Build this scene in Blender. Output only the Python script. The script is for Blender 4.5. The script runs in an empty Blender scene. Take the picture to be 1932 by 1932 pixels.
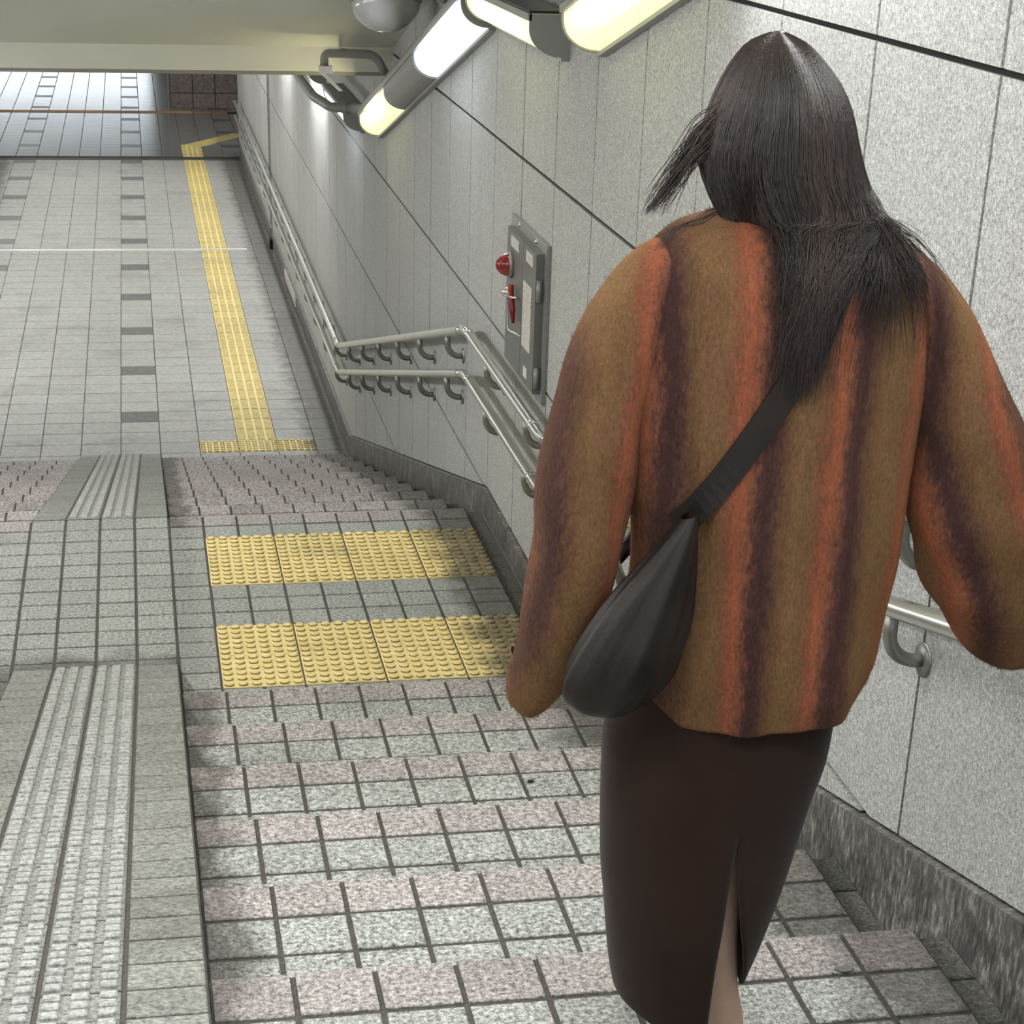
import bpy, bmesh, math, random
from mathutils import Vector, Matrix
random.seed(7)
SC = bpy.context.scene
COL = SC.collection

# ------------------------------------------------------------------ camera
cam_d = bpy.data.cameras.new('camera')
cam = bpy.data.objects.new('camera', cam_d)
COL.objects.link(cam)
CR, CU, CF = (0.982676, -0.182897, 0.029933), (0.054082, 0.437475, 0.897603), (0.177263, 0.880434, -0.439788)
CP = (-0.04404, -6.29581, 2.75768)
cam.matrix_world = Matrix(((CR[0], CU[0], -CF[0], CP[0]), (CR[1], CU[1], -CF[1], CP[1]), (CR[2], CU[2], -CF[2], CP[2]), (0, 0, 0, 1)))
cam_d.sensor_fit = 'HORIZONTAL'
cam_d.sensor_width = 36.0
cam_d.lens = 3551.874 / 1932 * 36.0
cam_d.shift_y = (1449.875 - 966) / 1932
cam_d.clip_start = 0.05
cam_d.clip_end = 300
SC.camera = cam

# ------------------------------------------------------------------ world and exposure
w = bpy.data.worlds.new('world'); SC.world = w; w.use_nodes = True
bg = w.node_tree.nodes['Background']
bg.inputs[0].default_value = (0.85, 0.92, 1.0, 1)
bg.inputs[1].default_value = 0.8
SC.view_settings.view_transform = 'Standard'
SC.view_settings.look = 'None'
SC.view_settings.gamma = 1.0
SC.view_settings.use_curve_mapping = False
SC.view_settings.exposure = 0.92
SC.cycles.max_bounces = 6
SC.cycles.diffuse_bounces = 3
SC.cycles.glossy_bounces = 3
SC.cycles.transmission_bounces = 5
SC.cycles.caustics_reflective = False
SC.cycles.caustics_refractive = False
SC.cycles.use_light_tree = False
SC.cycles.use_adaptive_sampling = True
SC.cycles.adaptive_threshold = 0.03
LAMP_WARM, LAMP_COOL, LAMP_HALL = 38.0, 56.0, 6.0
TUBE_W = 17.0                    # watts of each tube outside the frame

# ------------------------------------------------------------------ helpers
def S(*c):
    return tuple(((x / 255) / 12.92 if x / 255 <= .04045 else ((x / 255 + .055) / 1.055) ** 2.4) for x in c) + (1.0,)

class NT:
    def __init__(self, name):
        m = bpy.data.materials.new(name); m.use_nodes = True
        self.m = m; self.t = m.node_tree; self.b = self.t.nodes['Principled BSDF']
    def n(self, typ, **kw):
        nd = self.t.nodes.new(typ)
        for k, v in kw.items():
            if k.startswith('i_'):
                nd.inputs[int(k[2:]) if k[2:].isdigit() else k[2:].replace('_', ' ')].default_value = v
            else: setattr(nd, k, v)
        return nd
    def l(self, a, b): self.t.links.new(a, b)
    def math(self, op, a, b=None, clamp=False):
        nd = self.n('ShaderNodeMath', operation=op, use_clamp=clamp)
        for i, x in enumerate((a, b)):
            if x is None: continue
            if isinstance(x, (int, float)): nd.inputs[i].default_value = x
            else: self.l(x, nd.inputs[i])
        return nd.outputs[0]
    def pos(self):
        if not hasattr(self, '_p'): self._p = self.n('ShaderNodeNewGeometry').outputs['Position']
        return self._p
    def noise(self, scale, detail=2, rough=.5, vec=None, stretch=None):
        nd = self.n('ShaderNodeTexNoise'); nd.inputs['Scale'].default_value = scale
        nd.inputs['Detail'].default_value = detail; nd.inputs['Roughness'].default_value = rough
        v = vec or self.pos()
        if stretch:
            mp = self.n('ShaderNodeMapping'); mp.inputs['Scale'].default_value = stretch; self.l(v, mp.inputs[0]); v = mp.outputs[0]
        self.l(v, nd.inputs['Vector'])
        return nd.outputs[0]
    def ramp(self, fac, stops, interp='LINEAR'):
        nd = self.n('ShaderNodeValToRGB'); cr = nd.color_ramp; cr.interpolation = interp
        while len(cr.elements) < len(stops): cr.elements.new(.5)
        for e, (p, c) in zip(cr.elements, stops): e.position = p; e.color = c if len(c) == 4 else tuple(c) + (1,)
        self.l(fac, nd.inputs[0]); return nd.outputs[0]
    def mix(self, fac, a, b, blend='MIX'):
        nd = self.n('ShaderNodeMix', data_type='RGBA', blend_type=blend)
        for i, x in ((0, fac), (6, a), (7, b)):
            if isinstance(x, (int, float, tuple)): nd.inputs[i].default_value = x
            else: self.l(x, nd.inputs[i])
        return nd.outputs[2]
    def bump(self, h, strength=.3, dist=.01):
        nd = self.n('ShaderNodeBump'); nd.inputs['Strength'].default_value = strength; nd.inputs['Distance'].default_value = dist
        self.l(h, nd.inputs['Height']); self.l(nd.outputs[0], self.b.inputs['Normal'])
    def out(self, col=None, rough=None, metal=None):
        if col is not None:
            if isinstance(col, tuple): self.b.inputs['Base Color'].default_value = col
            else: self.l(col, self.b.inputs['Base Color'])
        if rough is not None:
            if isinstance(rough, (int, float)): self.b.inputs['Roughness'].default_value = rough
            else: self.l(rough, self.b.inputs['Roughness'])
        if metal is not None: self.b.inputs['Metallic'].default_value = metal
        return self.m

def bw(v): return (v, v, v, 1)

def dirt_and_edge(k, col, amount=.8, tint=S(62, 58, 50), edge=.9, blot=.3, foot=False):
    """grime by the gutter and left wall and in blotches; also darkens tiles next to the ramp"""
    sx = k.n('ShaderNodeSeparateXYZ'); k.l(k.pos(), sx.inputs[0])
    n1 = k.noise(6.0, 4, .6); n2 = k.noise(2.2, 3, .55); n3 = k.noise(28, 3, .6)
    X = sx.outputs[0]
    right = k.math('DIVIDE', k.math('SUBTRACT', k.math('ADD', X, k.math('MULTIPLY', n1, .30)), 1.225), .13, True)
    left = k.math('DIVIDE', k.math('SUBTRACT', k.math('MULTIPLY', n1, .25), X), .07, True)  # tiles get darker towards the ramp edge
    left = k.math('MULTIPLY', left, k.math('GREATER_THAN', X, 0.0))
    lw = k.math('DIVIDE', k.math('SUBTRACT', k.math('SUBTRACT', -1.62, X), k.math('MULTIPLY', n1, .3)), .15, True)
    right = k.math('MAXIMUM', right, lw)
    f = k.math('MAXIMUM', right, k.math('MULTIPLY', left, edge))
    blotch = k.math('MULTIPLY', k.math('DIVIDE', k.math('SUBTRACT', n2, .56), .14, True), blot)
    if foot:
        ft = k.math('DIVIDE', k.math('SUBTRACT', k.math('ADD', .16, k.math('MULTIPLY', n1, .5)), sx.outputs[1]), .16, True)
        blotch = k.math('MAXIMUM', blotch, k.math('MULTIPLY', k.math('MULTIPLY', ft, k.math('LESS_THAN', X, .01)), .85))
    f = k.math('MAXIMUM', f, blotch)
    f = k.math('MULTIPLY', f, k.math('ADD', .6, k.math('MULTIPLY', n3, .6)), True)
    f = k.math('MULTIPLY', f, amount)
    return k.mix(f, col, tint)

def stone_tile(name, base, dark, light, speck=.5, scale=230, rough=.75, bump=.5, dirty=.8, var=.12, tint=S(62, 58, 50), edge=.9, blot=.3, foot=False):
    k = NT(name)
    n = k.noise(scale, 3, .65); n2 = k.noise(scale * .45, 2, .6)
    c = k.ramp(k.math('MULTIPLY', k.math('ADD', n, n2), .5), [(.36, dark), (.50, base), (.62, light)])
    oi = k.n('ShaderNodeObjectInfo')
    v = k.math('ADD', 1 - var, k.math('MULTIPLY', oi.outputs['Random'], 2 * var))
    hs = k.n('ShaderNodeHueSaturation'); k.l(c, hs.inputs['Color']); k.l(v, hs.inputs['Value'])
    c = hs.outputs[0]
    if dirty: c = dirt_and_edge(k, c, dirty, tint, edge, blot, foot)
    k.bump(n2, bump, .004)
    return k.out(c, rough)

M = {}
M['tile'] = stone_tile('grey_split_tile', S(168, 171, 166), S(84, 86, 82), S(222, 224, 219), dirty=.85, var=.06, scale=190, bump=.7)
M['pink'] = stone_tile('pink_nosing_tile', S(169, 163, 160), S(91, 85, 83), S(221, 214, 211), dirty=.8, var=.07, scale=190, bump=.7)
M['ramp'] = stone_tile('olive_ramp_tile', S(142, 143, 136), S(92, 93, 87), S(174, 175, 167), dirty=.85, var=.09, scale=160, blot=.6)
M['rib'] = stone_tile('ribbed_ramp_tile', S(148, 149, 144), S(104, 105, 100), S(182, 183, 178), dirty=.4, var=.06, scale=200, bump=.25)
M['ribtop'] = stone_tile('worn_rib', S(182, 183, 179), S(128, 129, 125), S(212, 213, 209), dirty=.3, var=.05, scale=200, bump=.3)
M['ltile'] = stone_tile('landing_tile', S(162, 165, 160), S(98, 100, 95), S(198, 200, 195), dirty=.85, var=.06, scale=170, foot=True, edge=.25)
M['ftile'] = stone_tile('floor_tile', S(168, 169, 163), S(148, 149, 142), S(184, 185, 179), dirty=.8, var=.05, scale=60, bump=.1, rough=.55, edge=0)
M['fdark'] = stone_tile('dark_floor_tile', S(102, 103, 101), S(88, 89, 87), S(116, 117, 115), dirty=.3, var=.04, scale=60, bump=.1, rough=.5, edge=0)
M['hall'] = stone_tile('hall_floor_tile', S(120, 121, 118), S(104, 105, 102), S(132, 133, 130), dirty=0, var=.04, scale=60, bump=.02, rough=.17)
M['halldark'] = stone_tile('hall_dark_tile', S(84, 85, 84), S(74, 75, 74), S(92, 93, 92), dirty=0, var=.04, scale=60, bump=.02, rough=.3)
M['gutter'] = stone_tile('gutter_tile', S(92, 92, 86), S(58, 58, 54), S(120, 120, 112), dirty=0, var=.25)
M['grout'] = stone_tile('grout', S(80, 77, 71), S(60, 58, 53), S(96, 93, 86), dirty=.7, var=0, tint=S(40, 38, 33))
M['yellow'] = stone_tile('yellow_tactile', S(244, 224, 156), S(234, 210, 136), S(248, 232, 172), dirty=.95, var=.04, scale=40, bump=.05, tint=S(86, 79, 66), rough=.6, edge=0)
M['ydotside'] = stone_tile('shaded_grimy_dot_side', S(150, 128, 74), S(120, 100, 56), S(170, 148, 90), dirty=.6, var=.05, scale=60, bump=.05, edge=0)  # dot sides: grime plus shade put into the colour
M['ybar'] = stone_tile('yellow_tactile_bar', S(210, 190, 118), S(192, 170, 98), S(222, 203, 132), dirty=.5, var=.05, scale=40, bump=.05, tint=S(120, 110, 84), rough=.6, edge=0)
M['orange'] = stone_tile('brown_tactile', S(176, 136, 96), S(150, 110, 76), S(192, 150, 106), dirty=0, var=.2, scale=60, bump=.1)

def wall_mat():
    k = NT('granite_wall_panel')
    n = k.noise(300, 2, .7); n2 = k.noise(140, 2, .6)
    c = k.ramp(k.math('MULTIPLY', k.math('ADD', n, n2), .5), [(.33, S(92, 93, 91)), (.46, S(174, 175, 172)), (.54, S(192, 193, 190)), (.66, S(240, 241, 238))])
    oi = k.n('ShaderNodeObjectInfo')
    hs = k.n('ShaderNodeHueSaturation'); k.l(c, hs.inputs['Color']); k.l(k.math('ADD', .97, k.math('MULTIPLY', oi.outputs['Random'], .06)), hs.inputs['Value'])
    st = k.noise(3.0, 4, .6, stretch=(1, 5, .35))
    c = k.mix(k.math('MULTIPLY', k.math('DIVIDE', k.math('SUBTRACT', st, .52), .2, True), .12), hs.outputs[0], S(130, 128, 118))
    k.bump(n, .25, .003)
    return k.out(c, .62)
M['wall'] = wall_mat()
def plinth_mat():
    k = NT('dark_granite_plinth')
    n = k.noise(48, 4, .75, stretch=(1, 1.4, .45)); n = k.math('ADD', k.math('MULTIPLY', n, .7), k.math('MULTIPLY', k.noise(9, 3, .6), .3))
    c = k.ramp(n, [(.38, S(66, 65, 63)), (.50, S(102, 100, 97)), (.58, S(138, 134, 129)), (.68, S(200, 194, 188))])
    k.bump(n, .15, .003)
    return k.out(c, .45)
M['plinth'] = plinth_mat()
def plain(name, col, rough=.5, metal=0.0, var=0.0, bumpy=0.0, scale=40):
    k = NT(name)
    if var:
        n = k.noise(scale, 3, .6)
        k.l(k.mix(n, tuple(x * (1 - var) for x in col[:3]) + (1,), tuple(min(1, x * (1 + var)) for x in col[:3]) + (1,)), k.b.inputs['Base Color'])
        if bumpy: k.bump(n, bumpy, .003)
        return k.out(None, rough, metal)
    return k.out(col, rough, metal)
M['joint'] = plain('dark_joint', S(38, 37, 35), .9)
M['ceil'] = plain('painted_ceiling', S(228, 226, 213), .6, var=.03, scale=3)
M['beam_edge'] = plain('beam_edge_trim', S(150, 146, 134), .6)
M['steel'] = plain('brushed_steel', S(205, 205, 200), .28, 1.0, var=.06, scale=25)
M['bracket'] = plain('grey_bracket_metal', S(150, 151, 146), .42, .85, var=.08)
M['chrome'] = plain('chrome', S(230, 232, 232), .1, 1.0)
M['strip'] = plain('polished_strip', S(240, 240, 238), .3, .25, var=.12, scale=6)
M['boxgrey'] = plain('grey_painted_steel', S(112, 113, 110), .42, .15, var=.05)
M['boxlight'] = plain('grey_plate_steel', S(150, 151, 148), .4, .3, var=.04)
M['housing'] = plain('lamp_housing_grey', S(160, 160, 157), .45, .1)
M['housing_dark'] = plain('lamp_housing_top', S(46, 45, 43), .3, .1)
M['pipe'] = plain('grey_conduit', S(142, 141, 136), .45, .1, var=.05)
M['brown'] = stone_tile('brown_wall_tile', S(112, 100, 92), S(88, 78, 72), S(132, 118, 108), dirty=0, var=.12, scale=50, bump=.2, rough=.5)
M['plate'] = plain('white_plate', S(226, 220, 214), .4, 0, var=.06, scale=70)
def smudge():
    k = NT('notice_plate')
    n = k.noise(140, 2, .5, stretch=(1, 3, .6))
    return k.out(k.ramp(n, [(.40, S(150, 140, 136)), (.48, S(232, 229, 224)), (.60, S(236, 233, 228)), (.66, S(206, 150, 140))]), .4)
M['notice'] = smudge()
M['red'] = plain('red_paint', S(150, 44, 40), .35)
def redlens():
    k = NT('red_lens'); v = k.n('ShaderNodeTexVoronoi'); v.inputs['Scale'].default_value = 90; k.l(k.pos(), v.inputs['Vector'])
    k.bump(v.outputs[0], .6, .004)
    k.b.inputs['Coat Weight'].default_value = .6
    return k.out(k.ramp(v.outputs[0], [(0, S(214, 30, 46)), (.6, S(120, 6, 18))]), .15)
M['lens'] = redlens()
def glass():
    k = NT('clear_dome'); k.b.inputs['Transmission Weight'].default_value = .5; k.b.inputs['IOR'].default_value = 1.4
    k.b.inputs['Specular IOR Level'].default_value = 1.0
    return k.out(S(250, 250, 250), .06)
M['glass'] = glass()
def emit(name, col, strength, base=None):
    k = NT(name); k.b.inputs['Emission Color'].default_value = col; k.b.inputs['Emission Strength'].default_value = strength
    return k.out(base or S(235, 235, 220), .35)
def lamp_cover(name, edge, mid, strength, pw=2.6):
    """aged diffuser: bright over the tube, dimmer and yellower towards the ends and edges"""
    k = NT(name); tc = k.n('ShaderNodeTexCoord'); sx = k.n('ShaderNodeSeparateXYZ'); k.l(tc.outputs['Generated'], sx.inputs[0])
    def hump(o, p): return k.math('SUBTRACT', 1.0, k.math('POWER', k.math('ABSOLUTE', k.math('SUBTRACT', k.math('MULTIPLY', o, 2.0), 1.0)), p), True)
    f = k.math('MULTIPLY', hump(sx.outputs[1], 2.0), hump(sx.outputs[2], 1.6))
    f2 = k.math('POWER', f, pw)
    k.l(k.mix(f2, edge, mid), k.b.inputs['Emission Color'])
    k.l(k.math('ADD', .62, k.math('MULTIPLY', f2, strength)), k.b.inputs['Emission Strength'])
    return k.out(S(235, 235, 220), .35)
M['warm'] = lamp_cover('warm_diffuser', (1.0, .92, .42, 1), (1.0, .94, .68, 1), LAMP_WARM, 5.0)
M['cool'] = lamp_cover('cool_diffuser', (.80, .88, 1.0, 1), (.92, .96, 1.0, 1), LAMP_COOL)
M['halllamp'] = emit('hall_tube', (.82, .90, 1.0, 1), LAMP_HALL)
M['opal'] = emit('opal_cover', (.9, .95, 1.0, 1), .8)
M['dirtblack'] = plain('black_hole', S(16, 15, 14), .9)

def tag(o, label, cat, group=None, kind=None):
    o['label'] = label; o['category'] = cat
    if group: o['group'] = group
    if kind: o['kind'] = kind
    return o

def empty(name, loc=(0, 0, 0), parent=None):
    o = bpy.data.objects.new(name, None); COL.objects.link(o); o.location = loc; o.parent = parent
    o.empty_display_size = .1
    return o

def obj(name, me, parent=None, loc=None, mat=None):
    o = bpy.data.objects.new(name, me); COL.objects.link(o)
    if loc is not None: o.location = loc
    o.parent = parent
    if mat is not None and not me.materials: me.materials.append(mat)
    return o

class MB:
    """collects faces, builds one mesh"""
    def __init__(self): self.v = []; self.f = []; self.mi = []; self.uv = []
    def add(self, vs, fs, mi=0):
        b = len(self.v); self.v += [tuple(x) for x in vs]
        for f in fs: self.f.append(tuple(b + i for i in f)); self.mi.append(mi)
        return self
    def box(self, x0, x1, y0, y1, z0, z1, mi=0):
        return self.add([(x0, y0, z0), (x1, y0, z0), (x1, y1, z0), (x0, y1, z0), (x0, y0, z1), (x1, y0, z1), (x1, y1, z1), (x0, y1, z1)],
                        [(0, 3, 2, 1), (4, 5, 6, 7), (0, 1, 5, 4), (1, 2, 6, 5), (2, 3, 7, 6), (3, 0, 4, 7)], mi)
    def slab(self, x0, x1, y0, y1, z0, z1, ch, mi=0):
        """box with chamfered top, open below"""
        z2 = z1 - ch
        return self.add([(x0, y0, z0), (x1, y0, z0), (x1, y1, z0), (x0, y1, z0), (x0, y0, z2), (x1, y0, z2), (x1, y1, z2), (x0, y1, z2),
                         (x0 + ch, y0 + ch, z1), (x1 - ch, y0 + ch, z1), (x1 - ch, y1 - ch, z1), (x0 + ch, y1 - ch, z1)],
                        [(0, 1, 5, 4), (1, 2, 6, 5), (2, 3, 7, 6), (3, 0, 4, 7), (4, 5, 9, 8), (5, 6, 10, 9), (6, 7, 11, 10), (7, 4, 8, 11), (8, 9, 10, 11)], mi)
    def prism(self, poly, axis, a, b, mi=0):
        """extrude a polygon (2D) along axis 'x' between a and b; poly coords are (y,z) for x, (x,z) for y"""
        n = len(poly)
        if axis == 'x': P = [(a, p[0], p[1]) for p in poly] + [(b, p[0], p[1]) for p in poly]
        elif axis == 'y': P = [(p[0], a, p[1]) for p in poly] + [(p[0], b, p[1]) for p in poly]
        else: P = [(p[0], p[1], a) for p in poly] + [(p[0], p[1], b) for p in poly]
        return self.add(P, [tuple(range(n))[::-1], tuple(range(n, 2 * n))] + [(i, (i + 1) % n, n + (i + 1) % n, n + i) for i in range(n)], mi)
    def tube(self, pts, r, n=10, mi=0, cap=True):
        pts = [Vector(p) for p in pts]; rs = r if isinstance(r, (list, tuple)) else [r] * len(pts)
        rings = []; ref = None
        for i, p in enumerate(pts):
            t = (pts[min(i + 1, len(pts) - 1)] - pts[max(i - 1, 0)]).normalized()
            if ref is None:
                ref = Vector((0, 0, 1)) if abs(t.z) < .9 else Vector((1, 0, 0))
            a = (ref - t * ref.dot(t)).normalized(); b = t.cross(a); ref = a
            rings.append([p + (a * math.cos(2 * math.pi * k / n) + b * math.sin(2 * math.pi * k / n)) * rs[i] for k in range(n)])
        vs = [v for r_ in rings for v in r_]; fs = []
        for i in range(len(pts) - 1):
            for k in range(n):
                k2 = (k + 1) % n; fs.append((i * n + k, i * n + k2, (i + 1) * n + k2, (i + 1) * n + k))
        if cap: fs += [tuple(range(n))[::-1], tuple(range((len(pts) - 1) * n, len(pts) * n))]
        return self.add(vs, fs, mi)
    def lathe(self, prof, n=16, mi=0, c=(0, 0, 0), axis='z'):
        vs = []; fs = []
        for r, z in prof:
            for k in range(n):
                a = 2 * math.pi * k / n; x, y = r * math.cos(a), r * math.sin(a)
                vs.append({'z': (c[0] + x, c[1] + y, c[2] + z), 'x': (c[0] + z, c[1] + x, c[2] + y), 'y': (c[0] + x, c[1] + z, c[2] + y)}[axis])
        for i in range(len(prof) - 1):
            for k in range(n):
                k2 = (k + 1) % n; fs.append((i * n + k, i * n + k2, (i + 1) * n + k2, (i + 1) * n + k))
        return self.add(vs, fs, mi)
    def mesh(self, name, mats=None, smooth=False):
        me = bpy.data.meshes.new(name); me.from_pydata(self.v, [], self.f)
        for m in (mats if isinstance(mats, (list, tuple)) else [mats] if mats else []): me.materials.append(m)
        if any(self.mi): me.polygons.foreach_set('material_index', self.mi)
        bm = bmesh.new(); bm.from_mesh(me); bmesh.ops.recalc_face_normals(bm, faces=bm.faces); bm.to_mesh(me); bm.free()
        if smooth: me.polygons.foreach_set('use_smooth', [True] * len(me.polygons))
        me.update(); return me
    def build(self, name, mats, parent=None, smooth=False, loc=None):
        return obj(name, self.mesh(name, mats, smooth), parent, loc)

def arc(points, r, seg=5):
    """polyline with rounded corners"""
    P = [Vector(p) for p in points]; out = [P[0]]
    for i in range(1, len(P) - 1):
        a = (P[i - 1] - P[i]); b = (P[i + 1] - P[i]); d = min(r, a.length * .49, b.length * .49)
        p0 = P[i] + a.normalized() * d; p1 = P[i] + b.normalized() * d
        for k in range(seg + 1):
            t = k / seg; out.append(p0 * (1 - t) ** 2 + P[i] * 2 * t * (1 - t) + p1 * t * t)
    return out + [P[-1]]

# ------------------------------------------------------------------ dimensions (metres)
T, RI = .60, .15                 # tread depth, riser
Y1, YL = -.356, 1.955            # first upper nosing, landing edge
XW, XP, XT = 1.44, 1.42, 1.35    # wall face, plinth face, end of the tiles
XLW = -2.02                      # left wall plinth face
FZ = -1.5                        # lower floor level
YF = 22.88                       # end of the passage
SL = math.atan(.25)

# ------------------------------------------------------------------ stairs
GX, GY, TH = .011, .0125, .014    # joint widths, tile height above the bed
tile_me = {}
def tile(wd, dp, mat, ch=.0025):
    key = (round(wd, 4), round(dp, 4), mat)
    if key not in tile_me:
        tile_me[key] = MB().slab(-wd / 2 + GX / 2, wd / 2 - GX / 2, -dp / 2 + GY / 2, dp / 2 - GY / 2, -TH, 0, ch).mesh('tile', M[mat])
    return tile_me[key]
def nosing():
    key = 'nosing'
    if key not in tile_me:
        h = .15 / 2
        x0, x1 = -.075 + GX / 2, .075 - GX / 2
        prof = [(-h + GY / 2, -TH), (-h + GY / 2, -.002), (-h + GY / 2 + .002, 0), (h - .010, 0), (h - .003, -.003), (h, -.010), (h, -.05), (h - TH, -.05), (h - TH, -TH)]
        tile_me[key] = MB().prism(prof, 'x', x0, x1).mesh('nosing_tile', M['pink'])
    return tile_me[key]
def flight(name, label, xs, x0, x1, ny, z_of, steps, rows):
    root = tag(empty(name, (0, ny(steps[0]), z_of(steps[0]))), label, 'stairs', None, 'structure')
    o = root.location
    for i in steps:
        yn, z = ny(i), z_of(i)
        me = MB().box(x0, x1, -T, -TH, -.45, -.004).mesh('step', M['grout'])
        st = obj('step', me, root, (0, yn - o.y, z - o.z))
        for xc in xs:
            obj('nosing_tile', nosing(), st, (xc, -.075, random.uniform(-.0008, .0008)))
            for r in range(1, rows):
                t_ = obj('tile', tile(.15, .15, 'tile'), st, (xc, -.075 - .15 * r, random.uniform(-.001, .001)))
    return root
xs_r = [.075 + .15 * i for i in range(9)]
xs_l = [-.675 - .15 * i for i in range(9)]
flight('stair_flight', 'pink-nosed tiled upper stairs between the ramp and the panelled wall, below the woman', xs_r, 0, XT, lambda i: Y1 - (i - 1) * T, lambda i: RI * i, list(range(1, 10)), 4)
flight('stair_flight', 'pink-nosed tiled lower stairs going down from the landing by the right wall', xs_r, 0, XT, lambda i: YL + i * T, lambda i: -RI * i, list(range(1, 10)), 3)
flight('stair_flight', 'lower stairs left of the ramp, going down at the left edge', xs_l, XLW, -.6, lambda i: YL + i * T, lambda i: -RI * i, list(range(1, 10)), 3)
flight('stair_flight', 'upper stairs left of the ramp, barely seen at the left edge', xs_l[:4], XLW, -.6, lambda i: Y1 - (i - 1) * T, lambda i: RI * i, list(range(1, 7)), 4)

# ------------------------------------------------------------------ gutter strip along the stairs and landing
gt = tag(empty('gutter', (XT, YL, 0)), 'dark dirty gutter strip between the stair tiles and the plinth', 'gutter', None, 'structure')
g_me = MB().slab(.003, XP - XT, -.073, .073, -.03, 0, .003).mesh('gutter_tile', M['gutter'])
bed = MB()
for i in range(1, 10):
    for s in ((Y1 - (i - 1) * T, RI * i), (YL + i * T, -RI * i)):
        bed.box(0, XP - XT, s[0] - T - YL, s[0] - YL, s[1] - .4, s[1] - .045)
        for r in range(4):
            obj('gutter_tile', g_me, gt, (0, s[0] - .08 - .15 * r - YL, s[1] - .025 + random.uniform(-.003, .003)))
bed.box(0, XP - XT, Y1 - T - YL, 0, -.4, -.04)
for r in range(15): obj('gutter_tile', g_me, gt, (0, -.08 - .15 * r, -.02 + random.uniform(-.003, .003)))
bed.build('gutter_bed', M['grout'], gt)
# thin steel edging that catches the light along the landing plinth
MB().box(XP - XT - .004, XP - XT + .001, -1.9, -.02, -.02, .002).build('steel_edging', M['steel'], gt)

# ------------------------------------------------------------------ landing
ld = tag(empty('landing_floor', (0, 0, 0)), 'tiled landing between the two flights with yellow tactile paving', 'floor', None, 'structure')
MB().box(XLW, XT, Y1 - T, YL - TH, -.45, -.004).build('bed', M['grout'], ld)
cols = [-.525 - .15 * i + 0 for i in range(0, 10)]
for c in range(-13, 9):
    xc = .075 + .15 * c
    if xc < XLW: continue
    for r in range(-3, 13):
        yc = .075 + .15 * r
        if c >= 1 and (0 <= r <= 3 or 7 <= r <= 10): continue
        if c < -8 and r < 0: continue
        z = random.uniform(-.0008, .0008)
        if r == 12 and (c >= 0 or c < -4): obj('nosing_tile', nosing(), ld, (xc, YL - .075, z))
        else: obj('tile', tile(.15, .15, 'ltile'), ld, (xc, yc, z))

def dot_block():
    m = MB(); m.slab(-.147, .147, -.147, .147, -TH, .001, .003)
    for i in range(6):
        for j in range(6):
            c_ = (-.125 + .05 * i, -.125 + .05 * j, .0005)
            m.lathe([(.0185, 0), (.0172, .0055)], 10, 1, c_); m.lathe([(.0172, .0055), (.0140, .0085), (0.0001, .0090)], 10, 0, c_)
    return m.mesh('tactile_block', [M['yellow'], M['ydotside']])
def bar_block():
    m = MB(); m.slab(-.148, .148, -.148, .148, -TH, .001, .002)
    for i in range(4):
        x = -.1125 + .075 * i
        m.slab(x - .026, x + .026, -.138, .138, .0005, .0065, .003, 1)
    return m.mesh('guide_block', [M['yellow'], M['ybar']])
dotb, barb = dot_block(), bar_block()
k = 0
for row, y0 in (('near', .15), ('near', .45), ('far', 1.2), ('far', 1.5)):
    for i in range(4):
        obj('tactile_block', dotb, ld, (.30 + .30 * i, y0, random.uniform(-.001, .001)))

# ------------------------------------------------------------------ bicycle ramp
def rib_tile():
    m = MB(); m.slab(-.07, .07, -.0692, .0692, -TH, 0, .002)
    for i in range(3):
        for j in range(3):
            x = -.049 + .049 * i; y = -.046 + .046 * j
            m.slab(x - .0155, x + .0155, y - .0145, y + .0145, -.001, .0085, .003, 1)
    return m.mesh('ribbed_tile', [M['rib'], M['ribtop']])
rib = rib_tile()
def ramp(label, ya, za, n, plain_first):
    """ya, za: upper end of the ramp surface; runs towards +y and down"""
    root = tag(empty('bicycle_ramp', (-.3, ya, za)), label, 'ramp', None, 'structure')
    L = n * .15; dx, dz = L * math.cos(SL), -L * math.sin(SL)
    MB().prism([(0, -.004), (dx, dz - .004), (dx, dz - .06), (0, -.5)], 'x', -.298, .298).build('ramp_body', M['grout'], root)
    for c in range(4):
        for r in range(n):
            s = (r + .5) * .15
            mid = c in (1, 2)
            o = obj('ribbed_tile' if mid else 'ramp_tile', rib if mid else tile(.15, .15, 'ramp', .002), root,
                    (-.225 + .15 * c, s * math.cos(SL), -s * math.sin(SL) + random.uniform(0, .001)))
            o.rotation_euler = (-SL, 0, 0)
    return root
n_up = 38
ramp('upper bicycle ramp with ribbed grey tiles in the lower left', .244 - n_up * .15 * math.cos(SL), n_up * .15 * math.sin(SL), n_up, False)
n_lo = 41
ramp('lower bicycle ramp with fine ribbed tiles running from the landing to the passage', YL, 0, n_lo, True)

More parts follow.
